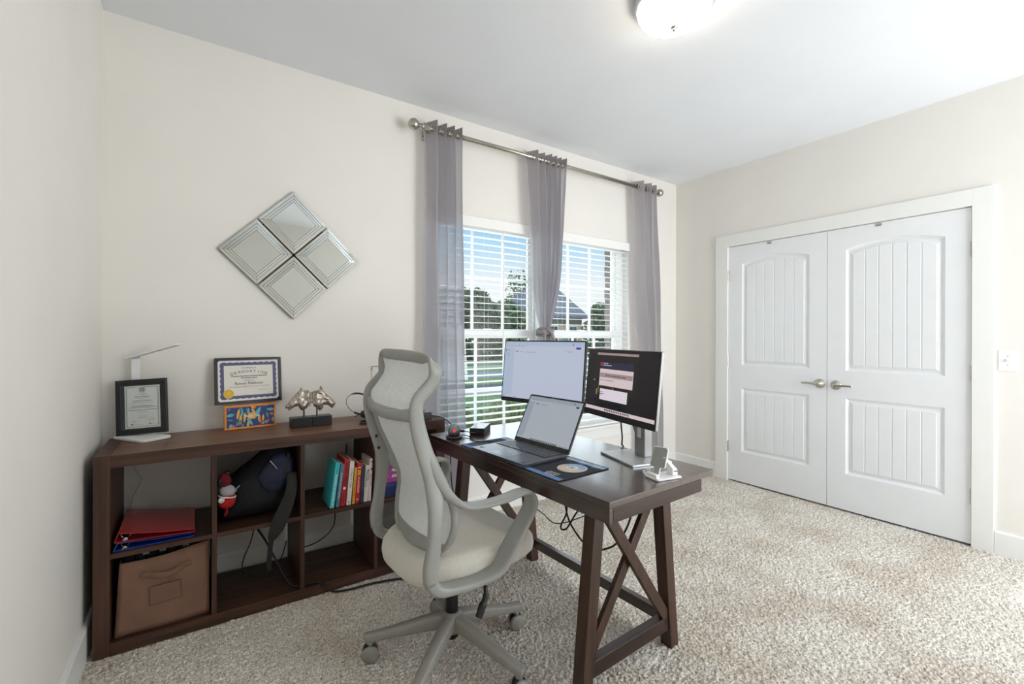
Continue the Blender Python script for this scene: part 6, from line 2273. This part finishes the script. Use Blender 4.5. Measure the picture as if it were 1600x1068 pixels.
rng = random.Random(22)
for k, (x, y) in enumerate([(8, 31.5), (12.5, 32), (17, 32), (21.5, 32.5), (26, 30.8), (30.5, 30.8), (35, 30.6)]):
    t_ = thing('hedge_bush', ['dark green hedge bush far left across the street', 'dark hedge bush below the leftmost tree', 'dark hedge bush below the dark tree', 'dark hedge bush left of the far house', 'dark hedge bush in front of the far house window', 'dark hedge bush at the right end of the far house', 'dark hedge bush at the right window edge'][k], 'bush', (x, y, GZ), group='dark hedge across the street')
    bm = NB()
    foliage(bm, [(x - 1.4, y, GZ + 0.9, 1.3, 0.9, 1.1 if k < 4 else 0.6), (x, y, GZ + (1.2 if k < 4 else 0.7), 1.5, 0.9, 1.3 if k < 4 else 0.7), (x + 1.4, y, GZ + 0.9, 1.3, 0.9, 1.1 if k < 4 else 0.6)], 420, 0.16, rng)
    mk('foliage', bm, LF1, t_)
    bm = NB()
    tube(bm, [(x, y, GZ - 0.1), (x, y, GZ + 0.5)], 0.08, 6, 1)
    mk('stem', bm, BARK, t_)
for k, (x, y, h_) in enumerate([(2.15, 4.25, 0.48), (2.75, 4.15, 0.56), (3.35, 4.2, 0.50), (3.95, 4.25, 0.54), (4.6, 4.3, 0.50)]):
    rng = random.Random(50 + k)
    t_ = thing('shrub', ['leafy yellow green shrub below the left window, behind the curtain', 'leafy yellow green shrub below the middle of the left window', 'yellow green shrub behind the left monitor', 'yellow green shrub behind the laptop', 'yellow green shrub behind the right monitor'][k], 'shrub', (x, y, GZ), group='shrubs below the windows')
    bm = NB()
    foliage(bm, [(x, y, GZ + 0.75, 0.36, 0.40, h_ - GZ - 0.75), (x - 0.15, y - 0.15, GZ + 0.55, 0.3, 0.3, 0.5), (x + 0.15, y + 0.1, GZ + 0.6, 0.3, 0.3, 0.5)], 900, 0.035, rng)
    mk('foliage', bm, LF3 if k % 2 else leafmat('foliage_fresh', (84, 116, 50), (140, 168, 78)), t_)
    bm = NB()
    for j in range(4):
        tube(bm, [(x, y, GZ - 0.05), (x + rng.uniform(-0.2, 0.2), y + rng.uniform(-0.2, 0.2), GZ + 0.9)], 0.008, 5, 2)
    mk('stem', bm, BARK, t_)

# far house
hs_ = thing('house', 'brick house with a grey shingle roof across the street', 'house', (30.5, 42, GZ))
BRK = mat('house_tan_brick', (188, 170, 146), 0.9, var=0.12, nscale=6)
SHG = mat('roof_shingle_grey', (104, 108, 120), 0.9, rgb2=(134, 138, 148), nscale=3, stretch=(1, 1, 6))
bm = NB()
box(bm, 27.0, 36.0, 38.6, 41.8, GZ, 3.5)
mk('house_wall', bm, BRK, hs_)
bm = NB()
box(bm, 26.6, 29.6, 37.6, 38.6, GZ, 3.2)
mk('front_bay', bm, BRK, hs_)


def hip(bm, x0, x1, y0, y1, z0, z1, rx0, rx1, ry):
    v = [bm.verts.new(p) for p in ((x0, y0, z0), (x1, y0, z0), (x1, y1, z0), (x0, y1, z0), (rx0, ry, z1), (rx1, ry, z1), (x0, y0, z0 - 0.25), (x1, y0, z0 - 0.25), (x1, y1, z0 - 0.25), (x0, y1, z0 - 0.25))]
    for f in ((0, 1, 5, 4), (1, 2, 5), (2, 3, 4, 5), (3, 0, 4), (6, 7, 1, 0), (7, 8, 2, 1), (8, 9, 3, 2), (9, 6, 0, 3), (9, 8, 7, 6)):
        bm.faces.new([v[i] for i in f])


bm = NB()
hip(bm, 26.4, 36.6, 38.0, 42.4, 3.6, 6.6, 29.2, 34.0, 40.2)
mk('main_roof', bm, SHG, hs_)
bm = NB()
hip(bm, 26.0, 30.2, 37.0, 42.0, 3.25, 4.6, 28.0, 28.2, 40.5)
mk('bay_roof', bm, SHG, hs_)
for x, z0_, z1_, y in ((28.1, 0.7, 2.5, 37.6), (31.8, 0.7, 2.4, 38.6), (34.6, 0.7, 2.4, 38.6)):
    bm = NB()
    box(bm, x - 0.65, x + 0.65, y - 0.08, y + 0.01, z0_ - 0.1, z1_ + 0.1)
    wf = mk('window', bm, VINYL, hs_)
    bm = NB()
    box(bm, x - 0.52, x - 0.03, y - 0.10, y - 0.08, z0_, z1_)
    box(bm, x + 0.03, x + 0.52, y - 0.10, y - 0.08, z0_, z1_)
    mk('pane', bm, mat('far_window_glass', (70, 84, 100), 0.15), wf)
bm = NB()
box(bm, 32.9, 33.9, 38.5, 38.6, GZ, 1.9)
mk('front_door', bm, mat('far_door_blue', (120, 150, 176), 0.6), hs_)

# exterior brick reveal and corner board beside the right window
bm = NB()
box(bm, 3.075, 3.6, 2.905, 2.985, GZ, 2.9)
o = mk('exterior_wall', bm, mat('brick_red_brown', (104, 96, 94), 0.9, rgb2=(134, 124, 118), nscale=30, bump=0.3, bscale=60))
o['kind'] = 'structure'
bm = NB()
for k in range(16):
    z = WZ0 + 0.1 * k
    box(bm, 3.062 if k % 2 else 3.070, 3.0745, 2.907, 2.983, z + 0.006, z + 0.094)
mk('brick', bm, MATS['brick_red_brown'], o)
